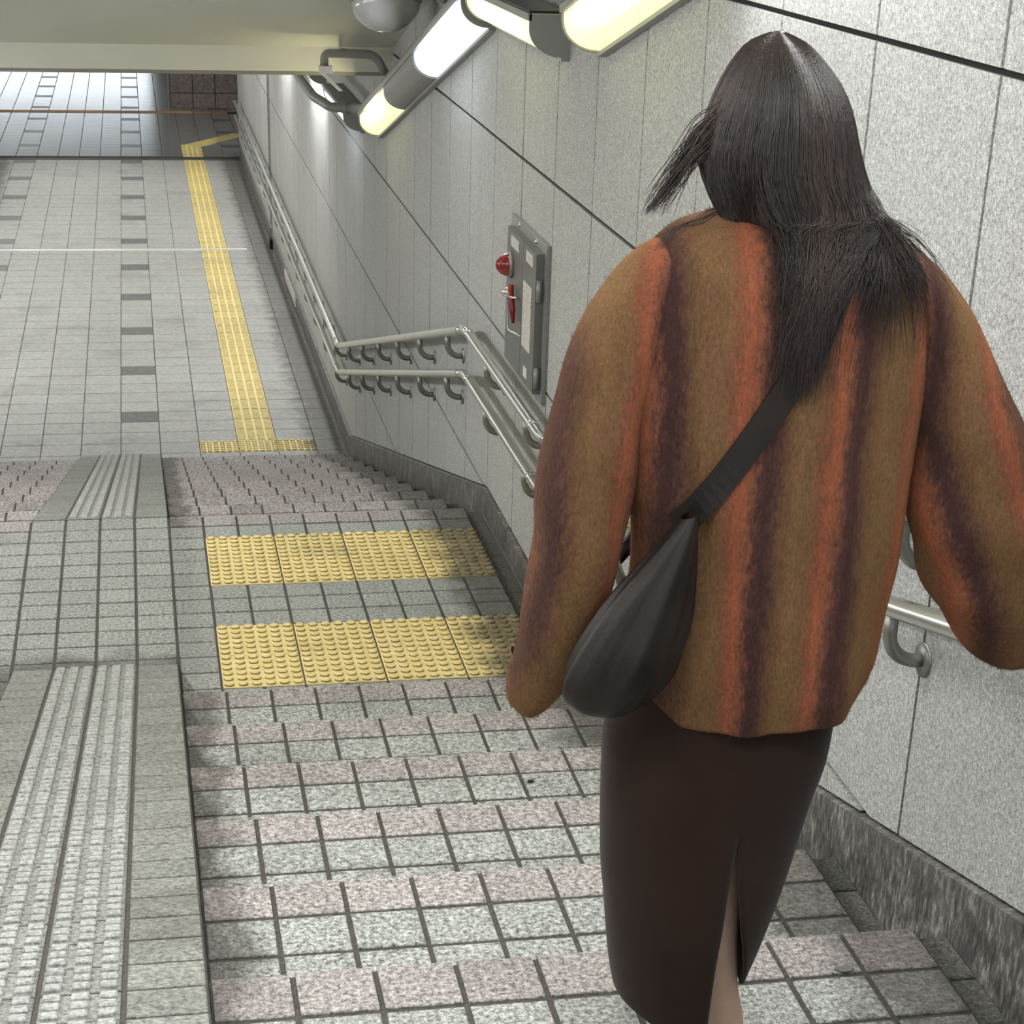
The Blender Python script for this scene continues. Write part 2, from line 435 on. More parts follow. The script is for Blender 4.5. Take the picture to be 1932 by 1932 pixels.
# ------------------------------------------------------------------ lower floor
fl = tag(empty('floor', (0, 0, FZ)), 'grey tiled passage floor with dark accent tiles below the stairs', 'floor', None, 'structure')
MB().box(XLW, XP, YL + 9 * T, YF, -.3, -.003).build('bed', M['grout'], fl)
f_me = {}
for mt in ('ftile', 'fdark', 'hall'):
    f_me[mt] = MB().slab(-.1465, .1465, -.1455, .1455, -.012, 0, .0015).mesh('floor_tile', M[mt])
edge_me = MB().slab(.0025, XP - 1.2, -.1475, .1475, -.012, 0, .0015).mesh('floor_tile', M['ftile'])
YB = 8.99                       # a row of dark tiles is centred here, repeated every five rows
far = {m_: MB() for m_ in ('ftile', 'fdark')}
for r in range(-5, 47):
    yc = YB + .3 * r
    if yc < YL + 9 * T + .1 or yc > YF - .1: continue
    for c in range(-7, 5):
        xc = .15 + .3 * c
        if c == -7: xc = -1.91
        if c == 2 and yc > 8.0: continue           # yellow guide line runs here
        if c in (1, 3) and r == -3: continue       # tactile row
        dk = c in (-1, -6) and r % 5 == 0
        mt = 'fdark' if dk else 'ftile'
        wcol = c == 4
        if yc < 13.6:
            if wcol: obj('floor_tile', edge_me, fl, (1.2, yc, random.uniform(-.0006, .0006)))
            elif c == -7: obj('floor_tile', tile(.22, .30, 'ftile', .0015), fl, (-1.91, yc, 0))
            else: obj('floor_tile', f_me[mt], fl, (xc, yc, random.uniform(-.0006, .0006)))
        else:
            x0, x1 = (1.2025, XP) if wcol else (-2.018, -1.8025) if c == -7 else (xc - .1475, xc + .1475)
            far[mt].slab(x0, x1, yc - .145, yc + .145, -.012, random.uniform(-.0006, .0006), .0015)
for mt, m_ in far.items():
    o = m_.build('far_floor_tiles', M[mt], fl); o['kind'] = 'stuff'
yt = YB - .3 * 3
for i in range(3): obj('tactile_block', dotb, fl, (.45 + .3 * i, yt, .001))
y = yt + .30
while y < YF - .1:
    obj('guide_block', barb, fl, (.75, y, .001)); y += .30
# stainless expansion joint and drain line across the passage
tag(MB().box(XLW, 1.12, 15.90, 16.0, FZ - .01, FZ + .004).box(XLW, 1.12, 15.92, 15.98, FZ, FZ + .009).build('trim_1', M['strip']), 'bright steel expansion joint strip across the passage floor', 'strip', None, 'structure')
tag(MB().box(XLW, XP, YF, YF + .10, FZ - .04, FZ - .004).build('trim_2', M['dirtblack']), 'dark drain slot across the far end of the passage floor', 'drain', None, 'structure')

# ------------------------------------------------------------------ hall beyond the passage
hl = tag(empty('hall_floor', (0, YF, FZ)), 'glossy grey tiled floor of the hall beyond the passage', 'floor', None, 'structure')
MB().box(-7, 5, .10, 47, -.3, -.003).build('bed', M['grout'], hl)
MB().box(-7, .54, 16.6, 47, -.003, 0).build('far_floor', M['hall'], hl)
hm = {m_: MB() for m_ in ('hall', 'halldark')}
for r in range(0, 46):
    yc = YB + .3 * (47 + r) - YF + .07
    for c in range(-12, 10):
        xc = .15 + .3 * c
        if yc + YF > 28.7 and .55 < xc: continue
        dk = c in (-1, -6, 4) and (r + 47) % 5 == 0
        if yc < 1.35 and c == 2: continue
        if 5.0 < yc < 5.3 : continue
        hm['halldark' if dk else 'hall'].slab(xc - .145, xc + .145, yc - .145, yc + .145, -.012, random.uniform(-.0004, .0004), .001)
for mt, m_ in hm.items():
    o = m_.build('hall_tiles', M[mt], hl); o['kind'] = 'stuff'
for i in range(4): obj('guide_block', barb, hl, (.75, .25 + .3 * i, .0005))
gx = empty('diagonal_guide_line', (.75, 1.3, .0), hl)
for i in range(5):
    o = obj('guide_block', barb, gx, (.10 + .26 * i * .62, .02 + .26 * i * 1.0, .003)); o.rotation_euler = (0, 0, -math.radians(32))
br_me = MB().slab(-.147, .147, -.147, .147, -.012, .002, .003).mesh('tactile_block', M['orange'])
for i in range(14): obj('tactile_block', br_me, hl, (1.35 - .3 * i, 5.15, 0))
# brown tiled wall block on the right of the hall
wb = tag(empty('wall_back', (.55, 28.62, FZ)), 'dark brown tiled wall block in the hall beyond the passage', 'wall', None, 'structure')
MB().box(.0, 4.0, 0, 1.6, 0, 3.2).build('wall_core', M['joint'], wb)
for i in range(6):
    x0 = .006 + .385 * i
    MB().slab(-.1875, .1875, -.14, .14, -.012, .006, .002).mesh('x', M['brown'])
    for (z0, z1) in ((0.0, .24), (.25, 1.12), (1.13, 2.0), (2.01, 3.1)):
        obj('wall_panel', MB().slab(0, .375, z0, z1, 0, .018, .003).mesh('wall_panel', M['brown']), wb, (x0, 0, 0)).rotation_euler = (math.pi / 2, 0, 0)
for j in range(4):
    for (z0, z1) in ((0.0, .24), (.25, 1.12), (1.13, 2.0), (2.01, 3.1)):
        o = obj('wall_panel', MB().slab(0, .375, z0, z1, 0, .018, .003).mesh('wall_panel', M['brown']), wb, (0, .39 + .385 * j, 0)); o.rotation_euler = (math.pi / 2, 0, -math.pi / 2)

# ------------------------------------------------------------------ right wall: panels clipped along the plinth
def plinth_top(y):
    if y < .164: return .12 + .25 * (.164 - y)
    if y < 1.87: return .12
    return max(.12 - .2475 * (y - 1.87), -1.325)
brk = [.164, 1.87, 1.87 + (1.445 / .2475)]
def ceil_z(y):
    if y < .3: return 2.53 + .25 * (.3 - y)
    if y < 1.9: return 2.53
    if y < 5.3: return 2.53 - .25 * (y - 1.9)
    return 1.72
def clip_poly(poly, f):
    """keep the part of a (y,z) polygon where f(p)>=0"""
    out = []
    for i in range(len(poly)):
        a, b = poly[i], poly[(i + 1) % len(poly)]; fa, fb = f(a), f(b)
        if fa >= 0: out.append(a)
        if (fa >= 0) != (fb >= 0):
            t = fa / (fa - fb); out.append((a[0] + (b[0] - a[0]) * t, a[1] + (b[1] - a[1]) * t))
    return out
wr = tag(empty('wall_right', (XW, 0, 0)), 'speckled grey granite panel wall on the right with dark joints', 'wall', None, 'structure')
PW, PH = .614, .775
Y0W = -3.035
core = MB()
ylist = [-10, .164, 1.87, brk[2], 23.3]
core.prism([(-10, ceil_z(-10) + .3), (23.3, 2.2), (23.3, FZ - .2), (7, FZ - .2), (-10, -1.5)], 'x', .012, .30)
core.build('wall_core', M['joint'], wr)
J = .0065
for c in range(-7, 43):
    ya, yb = Y0W + PW * c + .0055, Y0W + PW * (c + 1) - .0055
    if abs(ya - 16.28) < .31: yb = 16.23; 
    if ya < 16.28 < yb: ya, yb = ya, 16.24
    if yb > 23.28: yb = 23.28
    for r in range(-3, 6):
        za, zb = 2.43 + PH * (r - 3) + J, 2.43 + PH * (r - 2) - J
        if za > ceil_z(ya) + .1: continue
        poly = [(ya, za), (yb, za), (yb, zb), (ya, zb)]
        # clip against the plinth (lower half-planes; convex corner handled by splitting)
        def above(lo, hi):
            q = clip_poly(poly, lambda p: p[0] - lo); q = clip_poly(q, lambda p: hi - p[0]) if q else q
            if not q: return q
            z_lo, z_hi = plinth_top(lo), plinth_top(hi)
            return clip_poly(q, lambda p: p[1] - (z_lo + (z_hi - z_lo) * (p[0] - lo) / (hi - lo)) - .006)
        knots = [-12] + brk + [30]
        pieces = []
        for lo, hi in zip(knots, knots[1:]):
            q = above(lo, hi)
            if len(q) >= 3: pieces.append(q)
        if not pieces: continue
        m = MB()
        for q in pieces: m.prism(q, 'x', 0.0, .03)
        obj('wall_panel', m.mesh('wall_panel', M['wall']), wr, (random.uniform(-.0006, .0006), 0, 0))
# expansion joint strip with its black weep hole
MB().box(-.006, .02, 16.25, 16.32, FZ + .18, 2.1).build('expansion_strip', M['boxlight'], wr)
MB().box(-.05, -.022, 15.95, 16.12, FZ, FZ + .10).build('weep_hole', M['dirtblack'], wr)

# plinth
pl = tag(empty('baseboard_right', (XP, 0, 0)), 'dark granite plinth running along the foot of the right wall', 'baseboard', None, 'structure')
def pseg(ys, lower):
    poly = [(y_, plinth_top(y_)) for y_ in ys] + [(y_, lower(y_)) for y_ in reversed(ys)]
    return MB().prism(poly, 'x', 0, .05).build('plinth_slab', M['plinth'], pl)
lowf = lambda y_: plinth_top(y_) - .5
pieces = [(-10, -6.2), (-6.196, -2.4), (-2.396, .164), (.168, 1.868), (1.872, 4.4), (4.404, brk[2]), (brk[2] + .004, 11.5), (11.504, 15.94), (16.3, 20), (20.004, 22.9)]
for a, b in pieces: pseg([a, b], lowf)
MB().prism([(15.944, -1.325), (16.296, -1.325), (16.296, -1.9), (15.944, -1.9)], 'x', .008, .05).build('plinth_slab', M['plinth'], pl)

# left wall (just outside the frame) with its plinth
wl = tag(empty('wall_left', (XLW, 0, 0)), 'grey panel wall closing the stairwell on the left, at the frame edge', 'wall', None, 'structure')
MB().prism([(-10, ceil_z(-10) + .3), (22.9, 2.2), (22.9, FZ - .2), (7, FZ - .2), (-10, -1.5)], 'x', -.30, -.02).build('wall_core', M['wall'], wl)
bl = tag(empty('baseboard_left', (XLW, 0, 0)), 'dark granite plinth along the left wall', 'baseboard', None, 'structure')
for a, b in ((-10, .164), (.164, 1.87), (1.87, brk[2]), (brk[2], 22.9)):
    MB().prism([(a, plinth_top(a)), (b, plinth_top(b)), (b, lowf(b)), (a, lowf(a))], 'x', -.05, 0).build('plinth_slab', M['plinth'], bl)

# ------------------------------------------------------------------ ceiling and beam
ce = tag(empty('ceiling', (0, 0, 2.53)), 'cream painted sloping ceiling over the stairs', 'ceiling', None, 'structure')
x0, x1 = XLW - .3, XW + .3
CZ = 2.53
def cslab(y0, z0, y1_, z1, th=.25): return [(y0, z0 - CZ), (y1_, z1 - CZ), (y1_, z1 - CZ + th), (y0, z0 - CZ + th)]
m = MB()
m.prism(cslab(-10, ceil_z(-10), .3, CZ), 'x', x0, x1)
m.prism(cslab(.3, CZ, 1.9, CZ), 'x', x0, x1)
m.prism(cslab(1.9, CZ, 5.31, ceil_z(5.29), .35), 'x', x0, x1)
m.prism(cslab(5.7, 1.72, 23.3, 1.72), 'x', x0, x1)
m.build('ceiling_slab', M['ceil'], ce)
MB().box(x0, x1, 5.3, 5.72, 1.549 - CZ, 2.0 - CZ).build('beam', M['ceil'], ce)
MB().box(x0, x1, 5.297, 5.72, 1.530 - CZ, 1.548 - CZ).build('beam_edge', M['beam_edge'], ce)
hc = tag(empty('ceiling', (0, 30, 1.5)), 'white ceiling of the hall beyond the passage', 'ceiling', None, 'structure')
MB().box(-8, 6, -6.7, 45, 0, .3).build('ceiling_slab', M['ceil'], hc)

wf = tag(empty('wall_front', (-2, 69.5, FZ)), 'plain end and side walls of the hall, out of view', 'wall', None, 'structure')
MB().box(-5.2, 6, 0, .3, 0, 3.1).box(-5.5, -5.2, -45.5, .3, 0, 3.1).box(6.5, 6.8, -45.5, .3, 0, 3.1).build('wall_core', M['brown'], wf)

# ------------------------------------------------------------------ wall lights
def light_profile(sgn=1, inset=0.0):
    """(x offset from the wall, z above the lower edge); quarter-round body"""
    W_, H_ = .145, .14
    p = [(0, H_), (-(W_ - inset), H_ - inset), (-(W_ - inset), H_ * .66)]
    for k_ in range(1, 9):
        a = math.pi / 2 * k_ / 8
        p.append((-.028 - (W_ - .028 - inset) * math.cos(a), H_ * .66 - (H_ * .66 - inset) * math.sin(a)))
    p.append((0, inset))
    return [(sgn * q[0], q[1]) for q in p]
def tube_lamp(parent, loc, rot, sx_, sy_, watts, col=(1.0, .995, .98)):
    ld_ = bpy.data.lights.new('tube', 'AREA'); ld_.shape = 'RECTANGLE'; ld_.size = sx_; ld_.size_y = sy_; ld_.energy = watts; ld_.color = col
    o = bpy.data.objects.new('tube', ld_); COL.objects.link(o); o.parent = parent; o.location = loc; o.rotation_euler = rot
    return o
def wall_light(label, cat, xw, y0, y1_, z0, slope, kinds, sgn=1, group=None, watts=None):
    """kinds: list of (from, to, 'warm'|'cool'|'grey') along the length"""
    L = math.hypot(y1_ - y0, slope * (y1_ - y0)); ang = -math.atan(slope)
    root = empty('wall_light', (xw, y0, z0)); root.rotation_euler = (ang, 0, 0)
    tag(root, label, cat, group)
    P_, Pi = light_profile(sgn), light_profile(sgn, .006)
    MB().box(*sorted((-.012 * sgn, 0)), .004, L - .004, .002, .138).box(*sorted((-.145 * sgn, 0)), .004, L - .004, .141, .150).build('backplate', M['housing_dark'], root)
    for a, b, kd in kinds:
        if kd == 'grey': MB().prism(P_, 'y', a * L + .01, b * L - .01).build('cover', M['housing'], root)
        elif kd == 'tube':     # never in view: plain white cover, its light comes from the tube lamp
            MB().prism(Pi, 'y', a * L + .012, b * L - .012).build('diffuser', M['opal'], root)
            tube_lamp(root, (-.11 * sgn, L / 2, .02), (0, math.radians(35) * sgn, 0), .13, L - .06, watts or TUBE_W)
        else:
            MB().prism(Pi, 'y', a * L + .012, b * L - .012).build('diffuser', M[kd], root)
    for e in (0, L - .012):
        MB().prism(P_, 'y', e, e + .012).build('end_cap', M['housing'], root)
    MB().box(*sorted((-.151 * sgn, -.138 * sgn)), .0, L, .118, .142).box(*sorted((-.03 * sgn, -.001 * sgn)), 0, L, -.012, .001).build('frame_rail', M['housing'], root)
    return root
def lz(y_):   # lower edge of the lights above the stairs
    if y_ < .2: return 2.108 + .25 * (.2 - y_)
    if y_ < 1.92: return 2.105
    return 2.082 - .2475 * (y_ - 1.92)
def slope_light(label, ya, yb, kinds, sgn=1, xw=XW, group=None, watts=None):
    return wall_light(label, 'wall light', xw, ya, yb, lz(ya), (lz(ya) - lz(yb)) / (yb - ya), kinds, sgn, group, watts)
slope_light('yellow half-round wall light sloping up at the top edge, nearest the woman', -1.36, -.06, [(0, 1, 'warm')])
slope_light('level yellow wall light over the landing, showing its grey end cap', .48, 1.86, [(0, 1, 'warm')])
slope_light('long sloping wall light, part bare white, part grey cover, yellow at its lower end', 1.93, 5.77, [(0, .375, 'cool'), (.375, .68, 'grey'), (.68, 1, 'warm')])
wall_light('small far wall light under the beam, mostly hidden by the conduit', 'wall light', XW, 6.72, 8.1, 1.03, 0, [(0, 1, 'cool')])
out_grp = 'wall lights outside the frame'
for ya, yb in ((-2.9, -1.5), (-4.4, -3.0), (-5.9, -4.5)):
    slope_light('wall light higher up the stairs, above the frame', ya, yb, [(0, 1, 'tube')], group=out_grp, watts=5.0)
for ya, yb in ((-5.9, -4.5), (-4.4, -3.0), (-2.9, -1.5), (-1.36, -.06), (.48, 1.86), (1.93, 3.3), (4.3, 5.7)):
    slope_light('wall light on the left wall, outside the frame', ya, yb, [(0, 1, 'tube')], -1, XLW - .02, out_grp, 6.5 if yb < 0 else 10.0)
for yy in (9.4, 12.9, 16.4, 19.9):
    wall_light('far wall light along the passage, hidden above the beam', 'wall light', XW, yy, yy + 1.4, 1.03, 0, [(0, 1, 'tube')], 1, 'passage lights above the beam')
    wall_light('far wall light along the passage, hidden above the beam', 'wall light', XLW - .02, yy, yy + 1.4, 1.03, 0, [(0, 1, 'tube')], -1, 'passage lights above the beam')
for yy in (25.2, 30.5):  # added lights, out of view, to lift the dim near hall floor
    r_ = tag(empty('fill_batten', (-1.5, yy, 1.5)), 'added unseen fill light for the near part of the hall, above the frame', 'ceiling light', 'added hall fill lights')
    MB().box(-1.2, 1.2, -.09, .09, -.07, -.004).build('housing', M['opal'], r_)
    tube_lamp(r_, (0, 0, -.075), (0, 0, 0), 2.3, .16, 22.0)
# added unseen battens that brighten the upper stairs and her hair
for yy in (-5.2, -2.6):
    r_ = tag(empty('fill_batten', (-.25, yy, ceil_z(yy))), 'added unseen fill light over the upper stairs, above the frame', 'ceiling light', 'added stair fill lights')
    r_.rotation_euler = (-SL, 0, 0)
    MB().box(-.6, .6, -.09, .09, -.07, -.004).build('housing', M['opal'], r_)
    tube_lamp(r_, (0, 0, -.075), (0, 0, 0), 1.15, .16, 14.0)
# strip lights of the hall, seen only as bands mirrored in its floor
for i, yy in enumerate((53.5, 55.6, 57.7, 59.8, 61.9, 64.0, 66.1)):
    r_ = tag(empty('strip_light', (-2.5, yy, 1.46)), 'fluorescent strip light on the hall ceiling, mirrored in the floor', 'ceiling light', 'hall strip lights')
    MB().box(-3, 3, -.15, .15, -.06, 0).build('housing', M['housing'], r_)
    MB().box(-2.95, 2.95, -.25, .25, -.08, -.061).build('diffuser', M['halllamp'], r_)

# ------------------------------------------------------------------ handrails
XR = 1.36
def rail_path(h):
    return [(XR, -9, .60 + h + .25 * (9.32)), (XR, .32, .60 + h), (XR, 2.05, .60 + h), (XR, 7.86, -.87 + h), (XR, 22.6, -.87 + h)]
def rail_z(y_, h):
    P_ = rail_path(h)
    for a, b in zip(P_, P_[1:]):
        if a[1] <= y_ <= b[1]: return a[2] + (b[2] - a[2]) * (y_ - a[1]) / (b[1] - a[1])
by = [-3.96, -3.05, -2.14, -1.23, -.32, .62, 1.5, 2.585, 3.51, 4.42, 5.33, 6.25, 7.10, 8.03] + [8.95 + .92 * i for i in range(15)]
br = MB()
br.tube([(XR, 0, -.012), (XR, 0, -.05)] + [(XR + .06 * (1 - math.cos(a)), 0, -.055 - .06 * math.sin(a)) for a in [math.pi / 2 * q / 7 for q in range(8)]] + [(XW - .004, 0, -.115)], .0145, 10)
br.lathe([(.001, -.008), (.034, -.008), (.036, -.002), (.036, 0)], 14, 0, (XW, 0, -.115), 'x')
br_mesh = br.mesh('bracket', M['bracket'], True)
for h, lab in ((0.2, 'upper steel handrail on the right wall, bending at the landing'), (0.0, 'lower steel handrail on the right wall, bending at the landing')):
    root = tag(empty('handrail', (0, 0, 0)), lab, 'handrail', 'handrails on the right wall')
    MB().tube(arc(rail_path(h), .07, 6), .0215, 16).build('rail', M['steel'], root, True)
    for yy in by:
        obj('bracket', br_mesh, root, (0, yy, rail_z(yy, h)))
    for yy in (.20, .46, 1.93, 2.17, 7.75, 8.0, -3.6):
        z = rail_z(yy, h); z2 = rail_z(yy + .05, h)
        MB().tube([(XR, yy, z), (XR, yy + .05, z2)], .0235, 16).build('collar', M['chrome'], root, True)
    tag(root, lab, 'handrail')
# small plates near the floor of the passage
tag(MB().slab(-.02, .02, -.6, .55, 0, .012, .004).build('wall_plate', M['plate']), 'small white plate below the far handrail on the right wall', 'plate')
o = bpy.data.objects['wall_plate']; o.rotation_euler = (0, -math.pi / 2, 0); o.scale = (2.2, 1, 1); o.location = (XW - .001, 18.1, -1.14)
tag(MB().slab(-.05, .05, -.7, .7, 0, .008, .003).build('notice_plate', M['notice']), 'pinkish white notice plate stuck on the plinth by the passage floor', 'plate')
o = bpy.data.objects['notice_plate']; o.rotation_euler = (0, -math.pi / 2, 0); o.location = (XP - .0005, 13.4, -1.40)

# ------------------------------------------------------------------ conduits by the beam
def conduit(label, pts, r, bends=.07, extra=None):
    root = tag(empty('conduit', pts[0]), label, 'pipe')
    o = Vector(pts[0])
    MB().tube([p - o for p in arc(pts, bends, 5)], r, 12).build('pipe', M['pipe'], root, True)
    for (a, b, rr, mt) in (extra or []):
        MB().tube([Vector(a) - o, Vector(b) - o], rr, 12).build('coupling', M[mt], root, True)
    return root
xc = 1.325
pz = lambda y_: 2.155 - .2475 * (y_ - 2.26) + .0
conduit('straight grey conduit running down along the top of the sloping wall light', [(xc, .4, pz(.4)), (xc, 5.75, pz(5.75)), (xc - .03, 6.1, 1.25), (1.16, 6.15, 1.25), (1.10, 6.7, 1.25), (1.10, 9, 1.25)], .030, .08,
        [((xc, 3.0, pz(3.0)), (xc, 3.07, pz(3.07)), .034, 'pipe'), ((1.28, 6.1, 1.25), (1.23, 6.12, 1.25), .036, 'pipe')])
conduit('grey conduit loop hanging under the ceiling in front of the beam', [(1.345, 4.86, 1.585), (1.29, 4.88, 1.688), (1.005, 4.9, 1.688), (1.005, 4.9, 1.62)], .024, .06,
        [((1.147, 4.89, 1.70), (1.147, 5.32, 1.665), .011, 'bracket')])
tg = tag(empty('pipe_clamp', (1.007, 4.9, 1.605)), 'chrome clamp and strap hanging from the end of the conduit loop', 'clamp')
MB().box(-.035, .04, -.03, .03, -.02, .018).build('clamp_block', M['strip'], tg)
MB().prism([(-.03, -.02), (.0, -.02), (.10, -.115), (.075, -.115)], 'y', -.012, .012).build('strap', M['strip'], tg)

# ------------------------------------------------------------------ dome cameras
def dome(label, loc, r):
    root = tag(empty('dome_camera', loc), label, 'security camera', None)
    prof = [(r * math.sin(a), -r * .80 * math.cos(a)) for a in [math.pi / 2 * k_ / 14 for k_ in range(15)]]
    prof[0] = (.0005, prof[0][1])
    inner = [(q[0] * .975, q[1] * .972) for q in reversed(prof)]
    MB().lathe(prof + inner, 32).build('clear_dome', M['glass'], root, True)
    MB().lathe([(.001, .05), (r * 1.0, .05), (r * 1.05, .03), (r * 1.06, 0), (r * .98, -.004), (.001, -.002)], 32).build('housing', M['housing'], root, True)
    MB().lathe([(.001, -.10), (.035, -.095), (.045, -.06), (.045, -.0)], 20).build('lens_module', M['boxlight'], root, True)
    root.rotation_euler = (-SL, 0, 0)
    return root
dome('clear dome camera hanging from the ceiling at the top edge', (1.187, 3.6, 2.05), .170)
dome('second dome camera farther right, only its rim in view at the top edge', (1.318, 2.55, 2.225), .105)

# ------------------------------------------------------------------ alarm box
ab = tag(empty('alarm_box', (XW, .985, .88)), 'grey emergency box with red dome lamp and notice on the right wall', 'alarm box')
def on_box(x0, x1, y0, y1_, z0, z1): return MB().box(x0 - XW, x1 - XW, y0 - .985, y1_ - .985, z0 - .88, z1 - .88)
on_box(1.424, 1.4392, .66, 1.375, .83, 1.43).build('back_plate', M['boxlight'], ab)
bx = on_box(1.40, 1.424, .70, 1.29, .865, 1.395).build('case', M['boxgrey'], ab)
dl = on_box(1.393, 1.40, .965, 1.29, .868, 1.392).build('door', M['boxgrey'], ab)
dr = on_box(1.393, 1.40, .70, .960, .868, 1.392).build('door', M['boxgrey'], ab)
fx = 1.393
on_box(fx - .003, fx, 1.04, 1.20, 1.335, 1.375).build('name_plate', M['notice'], ab)
on_box(fx - .003, fx, .755, .885, 1.335, 1.378).build('name_plate', M['notice'], ab)
on_box(fx - .003, fx, .765, .925, 1.005, 1.255).build('notice', M['notice'], ab)
on_box(fx - .003, fx, .81, .875, .895, .935).build('name_plate', M['plate'], ab)
MB().lathe([(.001, -.066), (.018, -.061), (.034, -.046), (.044, -.026), (.047, -.012)], 18, 0, (fx - XW, 1.19 - .985, 1.26 - .88), 'x').build('red_lamp', M['lens'], ab, True)
MB().lathe([(.048, -.016), (.053, -.014), (.053, 0), (.001, 0)], 18, 0, (fx - XW, 1.19 - .985, 1.26 - .88), 'x').build('lamp_base', M['boxlight'], ab, True)
Pb = lambda x_, y_, z_: (x_ - XW, y_ - .985, z_ - .88)
MB().tube(arc([Pb(fx, 1.0, 1.17), Pb(fx - .03, 1.0, 1.17), Pb(fx - .04, 1.05, 1.17), Pb(fx - .04, 1.03, 1.04), Pb(fx, .95, 1.03)], .02), .004, 8).build('wire_guard', M['chrome'], ab, True)
MB().tube([Pb(fx - .016, 1.10, 1.20), Pb(fx - .02, 1.09, 1.17), Pb(fx - .018, 1.05, 1.11), Pb(fx - .014, 1.05, 1.06)], [.011, .013, .013, .006], 10).build('red_handle', M['red'], ab, True)
MB().lathe([(.001, -.02), (.016, -.018), (.02, 0)], 12, 0, Pb(fx, 1.265, 1.135), 'x').build('lock', M['chrome'], ab, True)
for z_ in (1.26, .93):
    MB().tube([Pb(1.405, .692, z_ - .04), Pb(1.405, .692, z_ + .04)], .010, 10).build('hinge', M['boxlight'], ab, True)
for yy in (.86, 1.2):
    MB().lathe([(.001, -.008), (.008, -.006), (.01, 0)], 8, 0, Pb(1.424, yy, 1.412), 'x').build('screw', M['chrome'], ab, True)

# ------------------------------------------------------------------ the woman on the stairs
PO = Vector((.84, -3.70, .90))       # she stands on the sixth step
person = tag(empty('person', PO), 'woman seen from behind in striped wool sweater and long dark brown skirt', 'person')

def interp(tab, z, k):
    """tab rows sorted by falling z: (.., z at index 1, ..)"""
    if z >= tab[0][1]: return tab[0][k]
    for a, b in zip(tab, tab[1:]):
        if a[1] >= z >= b[1]:
            t = (a[1] - z) / max(1e-6, a[1] - b[1]); return a[k] + (b[k] - a[k]) * t
    return tab[-1][k]
# sweater body: centre x, z, half width, half depth, centre y
TOR = [(.006, 1.412, .070, .062, .010), (.004, 1.404, .112, .074, .008), (.0, 1.388, .158, .088, .004), (.002, 1.358, .192, .100, .0), (.006, 1.320, .212, .110, -.004),
       (.008, 1.260, .222, .118, -.006), (.007, 1.183, .226, .122, -.006), (.007, 1.104, .222, .124, -.006), (.012, 1.023, .214, .126, -.006), (.018, .973, .208, .127, -.006),
       (.020, .898, .204, .130, -.006), (.013, .820, .198, .134, -.008), (.013, .741, .190, .136, -.010), (.012, .705, .180, .132, -.012), (.008, .676, .172, .128, -.012)]
def catmull(tab, sub):
    out = []
    for i in range(len(tab) - 1):
        p0, p1, p2, p3 = tab[max(0, i - 1)], tab[i], tab[i + 1], tab[min(len(tab) - 1, i + 2)]
        for s in range(sub):
            t = s / sub
            out.append(tuple(.5 * (2 * b + (c - a) * t + (2 * a - 5 * b + 4 * c - d) * t * t + (3 * b - a - 3 * c + d) * t ** 3) for a, b, c, d in zip(p0, p1, p2, p3)))
    return out + [tuple(tab[-1])]
def back_y(x, z, off=0.0):
    """y of the back of the sweater at (x, z), moved outwards by off"""
    cx, a, b, cy = (interp(TOR, z, k) for k in (0, 2, 3, 4))
    q = max(0.0, 1 - abs((x - cx) / a) ** 2.3)
    return cy - b * q ** (1 / 2.3) - off

class Cloth(MB):
    def rings(self, rs, us, closed=True):
        n = len(rs[0]); b0 = len(self.v)
        for r, u in zip(rs, us):
            for p, q in zip(r, u): self.v.append(tuple(p)); self.uv.append(q)
        for i in range(len(rs) - 1):
            for k_ in range(n if closed else n - 1):
                k2 = (k_ + 1) % n
                self.f.append((b0 + i * n + k_, b0 + i * n + k2, b0 + (i + 1) * n + k2, b0 + (i + 1) * n + k_)); self.mi.append(0)
    def cmesh(self, name, mat):
        me = bpy.data.meshes.new(name); me.from_pydata(self.v, [], self.f); me.materials.append(mat)
        uvl = me.uv_layers.new(name='UVMap')
        vi = [0] * len(me.loops); me.loops.foreach_get('vertex_index', vi)
        flat = []
        for v_ in vi: flat += self.uv[v_]
        uvl.data.foreach_set('uv', flat)
        bm = bmesh.new(); bm.from_mesh(me); bmesh.ops.recalc_face_normals(bm, faces=bm.faces); bm.to_mesh(me); bm.free()
        me.polygons.foreach_set('use_smooth', [True] * len(me.polygons)); me.update(); return me

